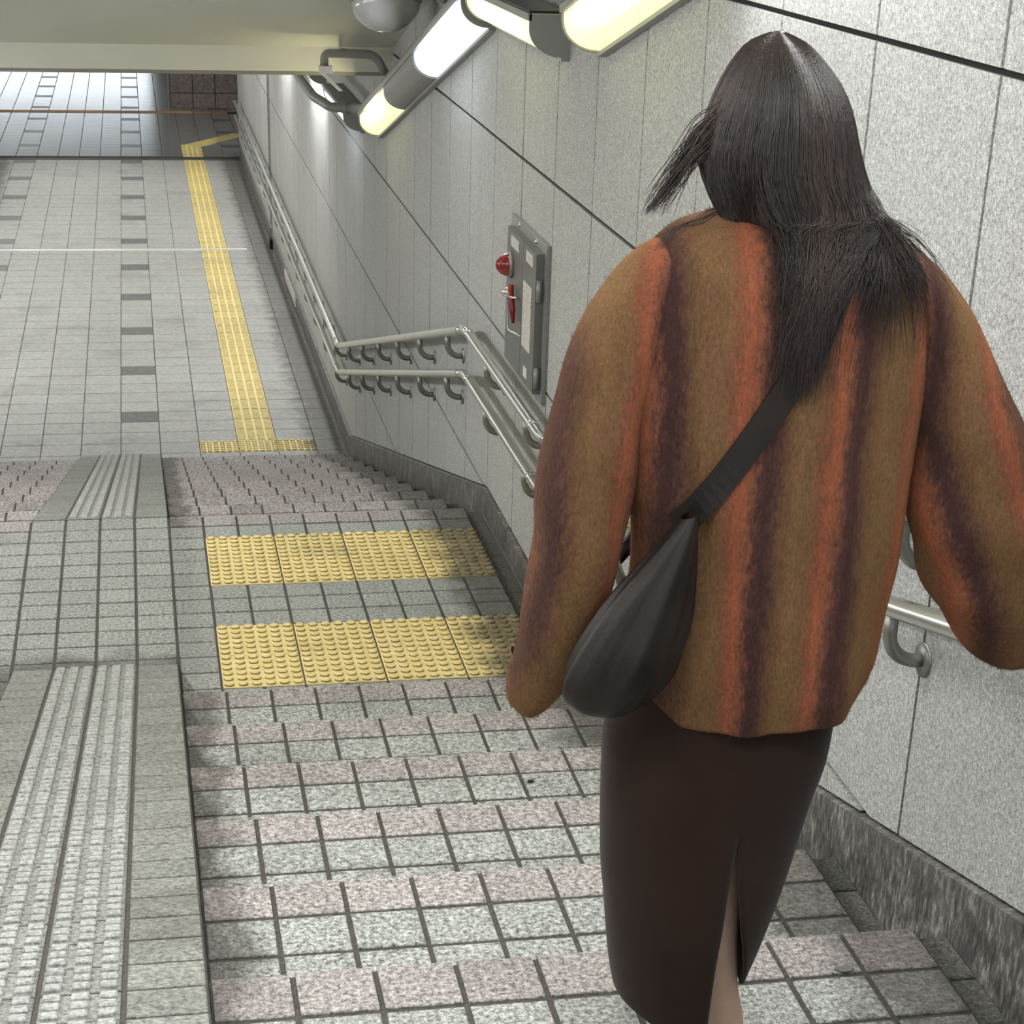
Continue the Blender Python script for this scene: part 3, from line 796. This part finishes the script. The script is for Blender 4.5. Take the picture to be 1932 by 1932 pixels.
def wool():
    k = NT('striped_wool')
    uv = k.n('ShaderNodeUVMap').outputs[0]
    sx = k.n('ShaderNodeSeparateXYZ'); k.l(uv, sx.inputs[0])
    wob = k.noise(7, 3, .6, stretch=(1, 1, .35)); wob2 = k.noise(130, 4, .75, stretch=(1, 1, .35))
    u = k.math('ADD', sx.outputs[0], k.math('MULTIPLY', k.math('SUBTRACT', wob, .5), .035))
    u = k.math('ADD', u, k.math('MULTIPLY', k.math('SUBTRACT', wob2, .5), .05))
    fr = k.math('FRACT', k.math('DIVIDE', k.math('ADD', u, 5 * .133 + .1390), .133))
    ol, ol2, orr, orr2, pu, pu2 = S(124, 91, 57), S(110, 79, 51), S(158, 82, 50), S(134, 79, 51), S(82, 54, 50), S(70, 46, 44)
    c = k.ramp(fr, [(0, ol2), (.12, ol), (.33, ol), (.45, orr2), (.54, orr), (.62, orr2), (.72, pu), (.80, pu2), (.87, pu), (1, ol2)])
    fz = k.noise(260, 4, .75, stretch=(1, 1, .45)); fz2 = k.noise(22, 3, .6, stretch=(1, 1, .4))
    hs = k.n('ShaderNodeHueSaturation'); k.l(c, hs.inputs['Color'])
    k.l(k.math('ADD', -.15, k.math('ADD', k.math('MULTIPLY', fz, 1.7), k.math('MULTIPLY', fz2, .6))), hs.inputs['Value'])
    hs.inputs['Saturation'].default_value = .92
    k.b.inputs['Sheen Weight'].default_value = .25; k.b.inputs['Sheen Roughness'].default_value = .5
    k.b.inputs['Sheen Tint'].default_value = S(220, 170, 120)
    k.b.inputs['Specular IOR Level'].default_value = .1
    k.bump(k.math('ADD', fz, k.math('MULTIPLY', fz2, .6)), .5, .006)
    return k.out(hs.outputs[0], .95)
M['wool'] = wool()

N = 72
sw = Cloth()
rs, us = [], []
for (cx, z, a, b, cy) in catmull(TOR, 5):
    r, u = [], []
    for i in range(N):
        th = 2 * math.pi * i / N
        c_, s_ = math.cos(th), math.sin(th)
        e = 2 / 2.3
        x = a * math.copysign(abs(c_) ** e, c_); y = b * math.copysign(abs(s_) ** e, s_)
        # soft hanging folds, deeper towards the hem and under the left arm
        dn = max(0, min(1, (1.25 - z) / .5))
        f = (.0045 * math.sin(x * 46 + 1.2 + z * 3) + .003 * math.sin(x * 83 + z * 7)) * dn
        la = math.exp(-((x + .15 + (1.05 - z) * -.12) / .022) ** 2) * math.exp(-((z - 1.02) / .14) ** 2)
        lb = math.exp(-((x + .105 + (1.0 - z) * .25) / .02) ** 2) * math.exp(-((z - .97) / .12) ** 2)
        f += -.016 * la + .010 * lb
        k_ = 1 + f / max(.03, math.hypot(x, y))
        # the hem dips a little at the middle of the back
        zz = z - (.010 * max(0, -s_) if z < .72 else 0)
        r.append((cx + x * k_, cy + y * k_, zz)); u.append((cx + x + (.03 * (1.0 - z) * x / .2), z))
    rs.append(r); us.append(u)
# turn the hem and collar inwards so the knit has thickness
def inset(r, s, dz): 
    cx = sum(p[0] for p in r) / len(r); cy = sum(p[1] for p in r) / len(r)
    return [(cx + (p[0] - cx) * s, cy + (p[1] - cy) * s, p[2] + dz) for p in r]
rs = [inset(rs[0], .80, -.03), inset(rs[0], .90, .004)] + rs + [inset(rs[-1], .985, -.004), inset(rs[-1], .95, .0), inset(rs[-1], .94, .05)]
us = [us[0], us[0]] + us + [us[-1]] * 3
sw.rings(rs, us)
def sleeve(path, ucen, sgn, seed):
    """path rows: x, z, radius in the picture plane, y, depth radius"""
    P_ = catmull(path, 5); rs, us = [], []
    n = 40
    for i, (x, z, w_, y, d_) in enumerate(P_):
        a = P_[max(0, i - 1)]; b = P_[min(len(P_) - 1, i + 1)]
        t = Vector((b[0] - a[0], b[3] - a[3], b[1] - a[1])).normalized()
        e1 = Vector((t.z, 0, -t.x)).normalized() * (-1)      # across, in the picture plane
        e2 = t.cross(e1).normalized()
        r, u = [], []
        for k_ in range(n):
            th = 2 * math.pi * k_ / n; c_, s_ = math.cos(th), math.sin(th)
            s = i / len(P_)
            f = 1 + .035 * math.sin(3 * th + s * 9 + seed) * s + .045 * math.sin(s * 30 + 2 * th + seed) * math.exp(-((s - .5) / .3) ** 2)
            p = Vector((x, y, z)) + e1 * (w_ * c_ * f) + e2 * (d_ * s_ * f)
            xc_ = max(x, ucen) if sgn < 0 else min(x, ucen)
            r.append(tuple(p)); u.append((xc_ + w_ * c_ * (-1 if e1.x < 0 else 1) + .008 * math.sin(s * 7), z))
        rs.append(r); us.append(u)
    # cuff turned in
    last = rs[-1]; c = [sum(p[j] for p in last) / n for j in range(3)]
    for q, up in ((.93, .0), (.88, .02), (.85, .08)):
        rs.append([(c[0] + (p[0] - c[0]) * q, c[1] + (p[1] - c[1]) * q, c[2] + (p[2] - c[2]) * q + up) for p in last]); us.append(us[-1])
    sw.rings(rs, us)
SLL = [(-.120, 1.345, .040, .0, .055), (-.172, 1.322, .050, .0, .066), (-.208, 1.268, .060, -.002, .074), (-.236, 1.195, .067, -.006, .080), (-.256, 1.118, .068, -.010, .082), (-.268, 1.031, .070, -.014, .082),
       (-.276, .950, .069, -.016, .080), (-.290, .867, .062, -.014, .074), (-.309, .782, .053, -.008, .066), (-.326, .722, .046, .0, .058), (-.340, .682, .036, .006, .046), (-.347, .666, .026, .008, .036)]
SLR = [(.120, 1.335, .040, .0, .055), (.182, 1.310, .052, .0, .066), (.231, 1.250, .064, -.002, .074), (.277, 1.163, .076, -.006, .082), (.313, 1.073, .090, -.012, .088), (.338, .989, .106, -.016, .092),
       (.362, .929, .113, -.018, .092), (.386, .876, .107, -.016, .088), (.408, .822, .094, -.012, .080), (.428, .770, .074, -.006, .068), (.445, .733, .052, .0, .054), (.452, .716, .036, .004, .042)]
sleeve(SLL, -.238, -1, .4)
sleeve(SLR, .290, 1, 2.1)
sweater = obj('sweater', sw.cmesh('sweater', M['wool']), person)
# loose wool fibres standing off the knit
fz = MB(); rnd = random.Random(3)
pts = sw.v; fcs = sw.f
for _ in range(26000):
    f = fcs[rnd.randrange(len(fcs))]
    A, B, C_, D = (Vector(pts[i]) for i in f)
    p = A + (B - A) * rnd.random() + (D - A) * rnd.random()
    nrm = (B - A).cross(D - A)
    if nrm.length < 1e-9: continue
    nrm.normalize()
    d = (nrm * rnd.choice((-1, 1)) * .9 + Vector((rnd.uniform(-1, 1), rnd.uniform(-1, 1), rnd.uniform(-1.2, .6))) * .8).normalized() * rnd.uniform(.003, .0085)
    t = d.cross(Vector((rnd.uniform(-1, 1), rnd.uniform(-1, 1), rnd.uniform(-1, 1)))).normalized() * .00035
    b0 = len(fz.v); uvq = sw.uv[f[0]]
    fz.v += [tuple(p - t), tuple(p + t), tuple(p + d)]; fz.uv += [uvq] * 3; fz.f.append((b0, b0 + 1, b0 + 2)); fz.mi.append(0)
cf = Cloth(); cf.v, cf.f, cf.uv, cf.mi = fz.v, fz.f, fz.uv, fz.mi
fo = obj('wool_fibres', cf.cmesh('wool_fibres', M['wool']), sweater); fo['kind'] = 'stuff'

# skirt with the back slit: centre x, z, half width, half depth, centre y, slit left cos, slit right cos
def skirt_mat():
    k = NT('brown_skirt_cloth'); n = k.noise(700, 2, .6); n2 = k.noise(5, 3, .6)
    c = k.ramp(n2, [(.3, S(42, 29, 23)), (.7, S(52, 37, 29))])
    k.b.inputs['Sheen Weight'].default_value = .12; k.b.inputs['Specular IOR Level'].default_value = .15
    k.bump(n, .2, .002); return k.out(c, .85)
M['skirt'] = skirt_mat()
SK = [(-.005, .80, .150, .105, -.0, .12, .12), (-.014, .706, .172, .116, -.0, .12, .12), (-.029, .634, .185, .124, .0, .12, .12), (-.033, .56, .183, .126, .0, .12, .12), (-.040, .50, .174, .126, .0, .12, .12),
      (-.045, .436, .165, .126, .002, .115, .165), (-.048, .377, .157, .126, .004, .112, .24), (-.051, .305, .144, .126, .006, .12, .37), (-.057, .223, .128, .126, .008, .13, .62), (-.061, .169, .115, .126, .010, .16, .85), (-.063, .141, .107, .126, .010, .18, .97)]
sk = Cloth(); rs, us = [], []
n = 84
for (cx, z, a, b, cy, cl, crr) in catmull(SK, 5):
    r, u = [], []
    # slit sits on the back (y<0); go round from its left lip past the left side and front to the right lip
    tl = -math.acos(max(-1, min(1, cl))); tr = -math.acos(max(-1, min(1, crr)))
    if z > .485: tl = tr = -math.acos(.12)
    for i in range(n + 1):
        th = tl - (2 * math.pi - abs(tl - tr) * (1 if z < .485 else 0)) * i / n
        c_, s_ = math.cos(th), math.sin(th)
        dn = max(0, (.55 - z) / .4)
        f = 1 + .022 * dn * math.sin(th * 4 + 1.0 + z * 3)
        zz = z - .045 * max(0, (.25 - z) / .11) * max(0, -s_) * (1 - i / n) ** 2
        r.append((cx + a * c_ * f, cy + b * s_ * f, zz)); u.append((th, z))
    rs.append(r); us.append(u)
sk.rings(rs, us, closed=False)
sk_me = sk.cmesh('skirt', M['skirt'])
bm_ = bmesh.new(); bm_.from_mesh(sk_me); bmesh.ops.remove_doubles(bm_, verts=bm_.verts, dist=.0004); bm_.to_mesh(sk_me); bm_.free()
skirt = obj('skirt', sk_me, person)
md = skirt.modifiers.new('cloth_thickness', 'SOLIDIFY'); md.thickness = .004; md.offset = -1

# body: joined tapering limbs turned into one continuous surface
def skin_mat():
    k = NT('skin'); n = k.noise(30, 3, .6)
    k.b.inputs['Subsurface Weight'].default_value = .08; k.b.inputs['Subsurface Radius'].default_value = (.012, .005, .003)
    return k.out(k.ramp(n, [(.3, S(206, 172, 148)), (.7, S(218, 186, 162))]), .5)
M['skin'] = skin_mat()
bd = MB()
def ell(c, r, n=16):
    prof = [(max(.001, math.sin(math.pi * q / 12)), -math.cos(math.pi * q / 12)) for q in range(13)]
    vs = []; fs = []
    for rr, zz in prof:
        for k_ in range(n):
            a = 2 * math.pi * k_ / n; vs.append((c[0] + r[0] * rr * math.cos(a), c[1] + r[1] * rr * math.sin(a), c[2] + r[2] * zz))
    for i in range(12):
        for k_ in range(n):
            k2 = (k_ + 1) % n; fs.append((i * n + k_, i * n + k2, (i + 1) * n + k2, (i + 1) * n + k_))
    fs += [tuple(range(n))[::-1], tuple(range(12 * n, 13 * n))]
    bd.add(vs, fs)
ell((.0, .0, .80), (.150, .095, .13)); ell((.005, .0, .98), (.125, .085, .14)); ell((.005, .0, 1.16), (.150, .085, .16)); ell((.005, .0, 1.27), (.165, .070, .085))
bd.tube([(.005, .0, 1.28), (.002, .01, 1.36), (-.010, .03, 1.46)], [.066, .052, .050], 14)
hx, hy, hz = -.014, .035, 1.520
ell((hx, hy, hz + .015), (.074, .092, .098)); ell((hx, hy + .03, hz - .045), (.058, .062, .065))
ell((hx, hy + .094, hz - .012), (.011, .016, .022)); ell((hx, hy + .082, hz - .055), (.022, .012, .009)); ell((hx, hy + .072, hz - .092), (.020, .018, .016))
for s in (-1, 1):
    ell((hx + s * .074, hy, hz - .005), (.010, .018, .030)); ell((hx + s * .030, hy + .082, hz + .008), (.014, .010, .008))
def hand(w_, t, side):
    """hand inside the cuff: palm and five curled fingers; t is the forearm direction"""
    t = Vector(t).normalized(); w_ = Vector(w_)
    ax = Vector((1, 0, 0)); ax = (ax - t * ax.dot(t)).normalized(); nn = t.cross(ax)
    bd.tube([w_, w_ + t * .04, w_ + t * .075], [.020, .026, .022], 10)
    for q, ln in ((-.027, .052), (-.009, .060), (.009, .057), (.027, .046)):
        b0 = w_ + t * .065 + ax * q * .75
        bd.tube([b0, b0 + t * ln * .45, b0 + t * ln * .8 + nn * ln * .25, b0 + t * ln * .9 + nn * ln * .6], [.0085, .0082, .0078, .006], 8)
    b0 = w_ + t * .025 + ax * side * .018
    bd.tube([b0, b0 + t * .025 + ax * side * .018, b0 + t * .05 + ax * side * .016 + nn * .01], [.011, .0095, .007], 8)
bd.tube([(-.150, .0, 1.305), (-.235, -.006, 1.13), (-.262, -.014, 1.02), (-.296, -.010, .86), (-.312, -.004, .79)], [.048, .042, .036, .032, .024], 12)
hand((-.312, -.004, .79), (-.2, .02, -1), 1)
bd.tube([(.155, .0, 1.295), (.265, -.006, 1.12), (.330, -.014, 1.01), (.395, -.014, .87), (.415, -.008, .83)], [.048, .042, .036, .032, .024], 12)
hand((.415, -.008, .83), (.35, .02, -1), -1)
# standing leg (seen in the slit) and the leg stepping down in front
bd.tube([(.045, .0, .78), (.012, .0, .60), (-.014, -.005, .43), (-.028, -.020, .33), (-.026, -.026, .24), (-.002, -.026, .14), (.017, -.028, .085), (.022, -.020, .045)], [.085, .074, .054, .053, .050, .036, .030, .033], 16)
bd.tube([(.022, -.035, .03), (.022, .05, .028), (.020, .115, .018), (.02, .155, .014)], [.026, .034, .030, .016], 12)
bd.tube([(-.085, .0, .78), (-.085, .06, .58), (-.06, .09, .36), (-.045, .12, .18), (-.030, .30, -.04), (-.030, .33, -.10)], [.085, .072, .052, .050, .032, .032], 16)
bd.tube([(-.03, .31, -.118), (-.03, .40, -.122), (-.03, .47, -.132), (-.03, .51, -.136)], [.026, .032, .028, .014], 12)
body = bd.build('body', M['skin'], person)
rm = body.modifiers.new('one_surface', 'REMESH'); rm.mode = 'VOXEL'; rm.voxel_size = .0065; rm.use_smooth_shade = True
sm = body.modifiers.new('soften', 'SMOOTH'); sm.factor = .5; sm.iterations = 4

# white shoes
M['shoe'] = plain('white_shoe', S(232, 226, 214), .5, 0, var=.03)
M['sole'] = plain('shoe_sole', S(206, 198, 186), .7)
def shoe(x, y, z):
    m = MB(); prof = []
    for yy, hw, top in ((-.075, .022, .062), (-.060, .034, .070), (-.02, .038, .062), (.03, .042, .054), (.09, .046, .046), (.13, .040, .038), (.165, .022, .026)):
        prof.append([(x + hw * math.cos(a), y + yy, z + .012 + (top - .012) * max(0, math.sin(a)) if math.sin(a) > 0 else z + .010) for a in [2 * math.pi * q / 16 for q in range(16)]])
    vs = [p for r in prof for p in r]; fs = []
    for i in range(len(prof) - 1):
        for k_ in range(16): fs.append((i * 16 + k_, i * 16 + (k_ + 1) % 16, (i + 1) * 16 + (k_ + 1) % 16, (i + 1) * 16 + k_))
    fs += [tuple(range(16))[::-1], tuple(range(len(vs) - 16, len(vs)))]
    s_ = m.add(vs, fs).build('shoe', M['shoe'], person, True)
    out = [(x - .024, y - .078), (x + .024, y - .078), (x + .042, y - .03), (x + .048, y + .09), (x + .03, y + .16), (x, y + .175), (x - .03, y + .16), (x - .048, y + .09), (x - .042, y - .03)]
    MB().prism(out, 'z', z, z + .014).build('sole', M['sole'], s_)
shoe(.024, -.005, .003)
shoe(-.030, .365, -.147)

# ------------------------------------------------------------------ hair
def hair_mat():
    k = NT('dark_hair'); n = k.noise(400, 2, .6, stretch=(1, 1, .05)); oi = k.noise(9, 2, .5, stretch=(1, 1, .2))
    c = k.ramp(k.math('MULTIPLY', k.math('ADD', n, oi), .5), [(.35, S(36, 28, 25)), (.55, S(58, 46, 41)), (.68, S(92, 76, 68))])
    k.b.inputs['Specular IOR Level'].default_value = .75
    k.bump(n, .5, .003)
    return k.out(c, .32)
M['hair'] = hair_mat()
HR = [(-.020, 1.643, .004, .004, .030), (-.020, 1.634, .030, .034, .028), (-.019, 1.618, .050, .058, .026), (-.014, 1.584, .076, .086, .022), (-.012, 1.550, .093, .100, .018), (-.012, 1.515, .104, .106, .015),
      (-.010, 1.480, .112, .106, .010), (.000, 1.445, .116, .100, .0), (.014, 1.412, .112, .090, -.008), (.022, 1.385, .098, .072, -.020)]
def hair_pt(th, z, k=1.0):
    cx, a, b, cy = (interp(HR, z, q) for q in (0, 2, 3, 4))
    return Vector((cx + a * k * math.cos(th), cy + b * k * math.sin(th), z))
hm = MB()
RR = catmull(HR, 4); nn_ = 48
vs = []; fs = []
for (cx, z, a, b, cy) in RR:
    for k_ in range(nn_):
        th = 2 * math.pi * k_ / nn_
        g = 1 - .05 * abs(math.sin(th * 13 + z * 9)) * min(1, a / .06)
        fy = b * math.sin(th)
        if math.sin(th) > 0: fy *= .80            # hairline leaves the face free
        vs.append((cx + a * g * .955 * math.cos(th), cy + fy * g * .955, z))
for i in range(len(RR) - 1):
    for k_ in range(nn_):
        k2 = (k_ + 1) % nn_
        if math.sin(2 * math.pi * (k_ + .5) / nn_) > .45 and RR[i][1] < 1.56: continue
        fs.append((i * nn_ + k_, i * nn_ + k2, (i + 1) * nn_ + k2, (i + 1) * nn_ + k_))
hm.add(vs, fs)
rnd = random.Random(11)
def strand(P_, r0, mi=0):
    P_ = [Vector(p) for p in P_]; n = len(P_); prev = None; b0 = len(hm.v)
    for i, p in enumerate(P_):
        t = (P_[min(i + 1, n - 1)] - P_[max(i - 1, 0)]).normalized()
        a = Vector((0, 1, 0)) if prev is None else prev
        a = (a - t * a.dot(t)); a = a.normalized() if a.length > 1e-6 else Vector((1, 0, 0)); b = t.cross(a); prev = a
        s = i / (n - 1); r = r0 * (1 - .75 * max(0, (s - .5) / .5))
        for k_ in range(3):
            an = 2 * math.pi * k_ / 3; hm.v.append(tuple(p + (a * math.cos(an) + b * math.sin(an)) * r))
    for i in range(n - 1):
        for k_ in range(3):
            k2 = (k_ + 1) % 3; hm.f.append((b0 + i * 3 + k_, b0 + i * 3 + k2, b0 + (i + 1) * 3 + k2, b0 + (i + 1) * 3 + k_)); hm.mi.append(0)
def smooth_pts(P_, sub=4): return [Vector(q) for q in catmull([tuple(p) for p in P_], sub)]
for s_i in range(3600):
    th = -math.pi * rnd.random() if rnd.random() < .86 else rnd.choice((-math.pi - .5 * rnd.random(), .5 * rnd.random()))
    k = rnd.uniform(.965, 1.035)
    xs = math.cos(th)                                    # -1 left ... 1 right
    jit = rnd.gauss(0, .05)
    P_ = []
    for z in (1.641, 1.630, 1.612, 1.580, 1.545, 1.510, 1.475, 1.445, 1.415):
        f = min(1, (1.641 - z) / .2)
        P_.append(hair_pt(th + jit * f * rnd.uniform(.6, 1.2), z, k))
    # continue down the back
    if xs < -.52:                                        # left: drawn forward in front of the shoulder
        e = Vector((-.085 + .10 * (xs + 1) / .7 * rnd.uniform(.5, 1.2), -.03 + rnd.uniform(-.02, .02), 1.395 + rnd.uniform(-.012, .02)))
        P_[-2] = P_[-2].lerp(e, .25); P_[-1] = P_[-1].lerp(e, .6)
        P_.append(e); P_.append(e + Vector((rnd.uniform(.0, .03), .06, -.02)))
    else:
        pick = rnd.random()
        if xs < .30 or pick < (.62 if xs < .8 else .40):
            tx = .002 + rnd.gauss(0, .019); tz = 1.165 + .22 * rnd.random() ** .95
        elif pick < .78:
            tx = .105 + rnd.gauss(0, .022); tz = 1.20 + .185 * rnd.random() ** .5
        else:
            tx = .178 + rnd.gauss(0, .032); tz = 1.20 + .14 * rnd.random() ** .5
        p0 = P_[-1]; off = rnd.uniform(.004, .020)
        P_[-1] = Vector((p0.x, min(p0.y, back_y(p0.x, 1.39, off)), p0.z))
        m_ = 5
        for q in range(1, m_ + 1):
            s = q / m_; z = p0.z + (tz - p0.z) * s
            x = p0.x + (tx - p0.x) * (1 - (1 - s) ** 1.7) + .006 * math.sin(s * 5 + s_i)
            P_.append(Vector((x, back_y(x, min(z, 1.385), off * (1 - .6 * s) + .003), z)))
    strand(smooth_pts(P_, 2), rnd.uniform(.0005, .0011))
# wind-blown lock on the left
for s_i in range(130):
    q = rnd.random(); d = Vector((rnd.gauss(0, .004), rnd.gauss(0, .008), rnd.gauss(0, .004)))
    a = Vector((-.105, .0, 1.545 - .05 * q)); tip = Vector((-.205, -.02, 1.410)) if q > .45 else Vector((-.180, -.02, 1.440))
    tip = tip + Vector((rnd.uniform(-.006, .05), 0, rnd.uniform(-.01, .04))) * rnd.random()
    P_ = [Vector((-.085, -.0, 1.575 - .03 * q)), a + d, a.lerp(tip, .35) + Vector((-.008, 0, .004)) + d * 1.3, a.lerp(tip, .7) + Vector((-.010, 0, -.006)) + d, tip + d * .3]
    strand(smooth_pts(P_, 3), rnd.uniform(.0006, .0011))
# flyaway hairs over the shoulders
for s_i in range(30):
    sd = rnd.choice((-1, 1, 1))
    if sd < 0: P_ = [(-.08, -.02, 1.43), (-.12, -.03, 1.405 + rnd.uniform(-.004, .01)), (-.17, -.03, 1.385 + rnd.uniform(-.005, .01)), (-.205 + rnd.uniform(0, .03), -.03, 1.352)]
    else:
        x = rnd.uniform(.15, .28); P_ = [(.06, -.04, 1.50), (.088, -.075, 1.44), (x * .60 + .01, -.095, 1.375), (x * .84, -.095, 1.312), (x + rnd.uniform(-.02, .012), -.09, rnd.uniform(1.19, 1.27))]
    strand(smooth_pts([Vector(p) + Vector((rnd.gauss(0, .003), rnd.gauss(0, .004), rnd.gauss(0, .003))) for p in P_], 4), .0005)
hair = hm.build('hair', M['hair'], person, True)

# ------------------------------------------------------------------ shoulder bag
def leather():
    k = NT('dark_leather'); n = k.noise(160, 3, .6); n2 = k.noise(12, 2, .5)
    k.bump(k.math('ADD', n, n2), .18, .003)
    k.b.inputs['Specular IOR Level'].default_value = .4
    return k.out(k.ramp(n2, [(.35, S(24, 19, 16)), (.65, S(38, 30, 25))]), .46)
M['leather'] = leather()
bag = tag(empty('shoulder_bag', PO + Vector((-.2, -.11, .65))), 'dark brown leather sling bag hanging at her left hip by a wide strap', 'bag')
bo = Vector((-.2, -.11, .65))
BG = [(-.146, 1.016, .012, .012, -.142), (-.154, .998, .020, .018, -.144), (-.172, .960, .038, .028, -.146), (-.197, .908, .060, .038, -.150), (-.216, .855, .074, .046, -.152), (-.232, .806, .080, .052, -.150),
      (-.242, .765, .078, .052, -.146), (-.247, .735, .060, .044, -.142), (-.249, .718, .034, .028, -.140), (-.249, .713, .004, .004, -.140)]
m = Cloth(); rs, us = [], []
for i, (x, z, a, b, y) in enumerate(catmull(BG, 5)):
    r, u = [], []
    for k_ in range(48):
        th = 2 * math.pi * k_ / 48; s = i / 45
        f = 1 + .07 * math.sin(th * 5 + 1 + s * 2) * math.sin(math.pi * s) + .05 * math.sin(th * 9 + s * 6) * math.sin(math.pi * s)
        tilt = .55 * a * math.cos(th) * (1 - s)                    # the mouth slants down to the left
        r.append((x + a * math.cos(th) * f - bo.x, y + b * math.sin(th) * f - bo.y, z + tilt * .6 - bo.z)); u.append((th, z))
    rs.append(r); us.append(u)
m.rings(rs, us)
obj('bag_body', m.cmesh('bag_body', M['leather']), bag)
def band(name, pts, wd, th=.004):
    """flat strap: pts rows of (position, outward normal)"""
    m = MB(); n = len(pts); vs = []
    for i, (p, nr) in enumerate(pts):
        t = (pts[min(i + 1, n - 1)][0] - pts[max(i - 1, 0)][0]).normalized(); sd = t.cross(nr).normalized() * wd / 2; q = nr.normalized() * th
        for v in (p - sd, p + sd, p + sd + q, p - sd + q): vs.append(v - bo)
    fs = [(0, 1, 2, 3), tuple(range(4 * n - 4, 4 * n))]
    for i in range(n - 1):
        for k_ in range(4): fs.append((4 * i + k_, 4 * i + (k_ + 1) % 4, 4 * i + 4 + (k_ + 1) % 4, 4 * i + 4 + k_))
    return m.add(vs, fs).build(name, M['leather'], bag)
ctl = catmull([(.066, 1.385), (.058, 1.355), (.045, 1.309), (.023, 1.258), (-.029, 1.169), (-.084, 1.079), (-.132, 1.008), (-.150, .985)], 6)
sp = []
for x, z in ctl:
    y = back_y(x, min(z, 1.385), .004)
    e = .01; nr = Vector(((back_y(x + e, z) - back_y(x - e, z)) / (2 * e), -1, -(back_y(x, min(z + e, 1.385)) - back_y(x, z - e)) / (2 * e) * -1))
    sp.append((Vector((x, y, z)), Vector((nr.x, -1, 0))))
band('strap', sp, .041)
# strap over the shoulder and down the front
fp = [((.068, -.068, 1.400), (0, -.5, 1)), ((.085, -.02, 1.414), (0, 0, 1)), ((.095, .04, 1.406), (0, .4, 1)), ((.100, .090, 1.355), (0, 1, .4)), ((.06, .122, 1.24), (0, 1, 0)), ((-.03, .132, 1.08), (0, 1, 0)), ((-.13, .120, .92), (-.4, 1, 0)), ((-.200, .05, .88), (-1, .3, 0)), ((-.208, -.05, .87), (-1, -.3, 0)), ((-.205, -.11, .86), (-.9, -.6, 0)), ((-.200, -.145, .855), (-.6, -1, 0))]
band('strap', [(Vector(a), Vector(b)) for a, b in fp], .034)

# ------------------------------------------------------------------ small litter on the tiles
M['soot'] = plain('black_scrap', S(34, 34, 32), .7)
o = MB().prism([(-.009, -.006), (.004, -.009), (.011, -.002), (.008, .007), (-.006, .008)], 'z', 0, .003).build('litter_scrap', M['soot'], None, False, (.92, -1.767, .4515))
tag(o, 'tiny black scrap lying on a grey stair tile left of the skirt', 'litter')
o = MB().prism([(.017 * math.cos(a) * (1 + .2 * math.sin(3 * a)), .013 * math.sin(a) * (1 + .2 * math.cos(2 * a))) for a in [2 * math.pi * q / 12 for q in range(12)]], 'z', 0, .0018).build('chewing_gum', M['boxgrey'], None, False, (1.164, -3.49, .9012))
tag(o, 'flat dark chewing gum blot on a stair tile right of the leg', 'litter')
o = MB().prism([(-.006, -.003), (.004, -.004), (.006, .002), (-.003, .004)], 'z', 0, .002).build('litter_scrap', M['plate'], None, False, (-.207, .32, .0012))
tag(o, 'tiny white scrap on the landing at the foot of the ramp', 'litter')
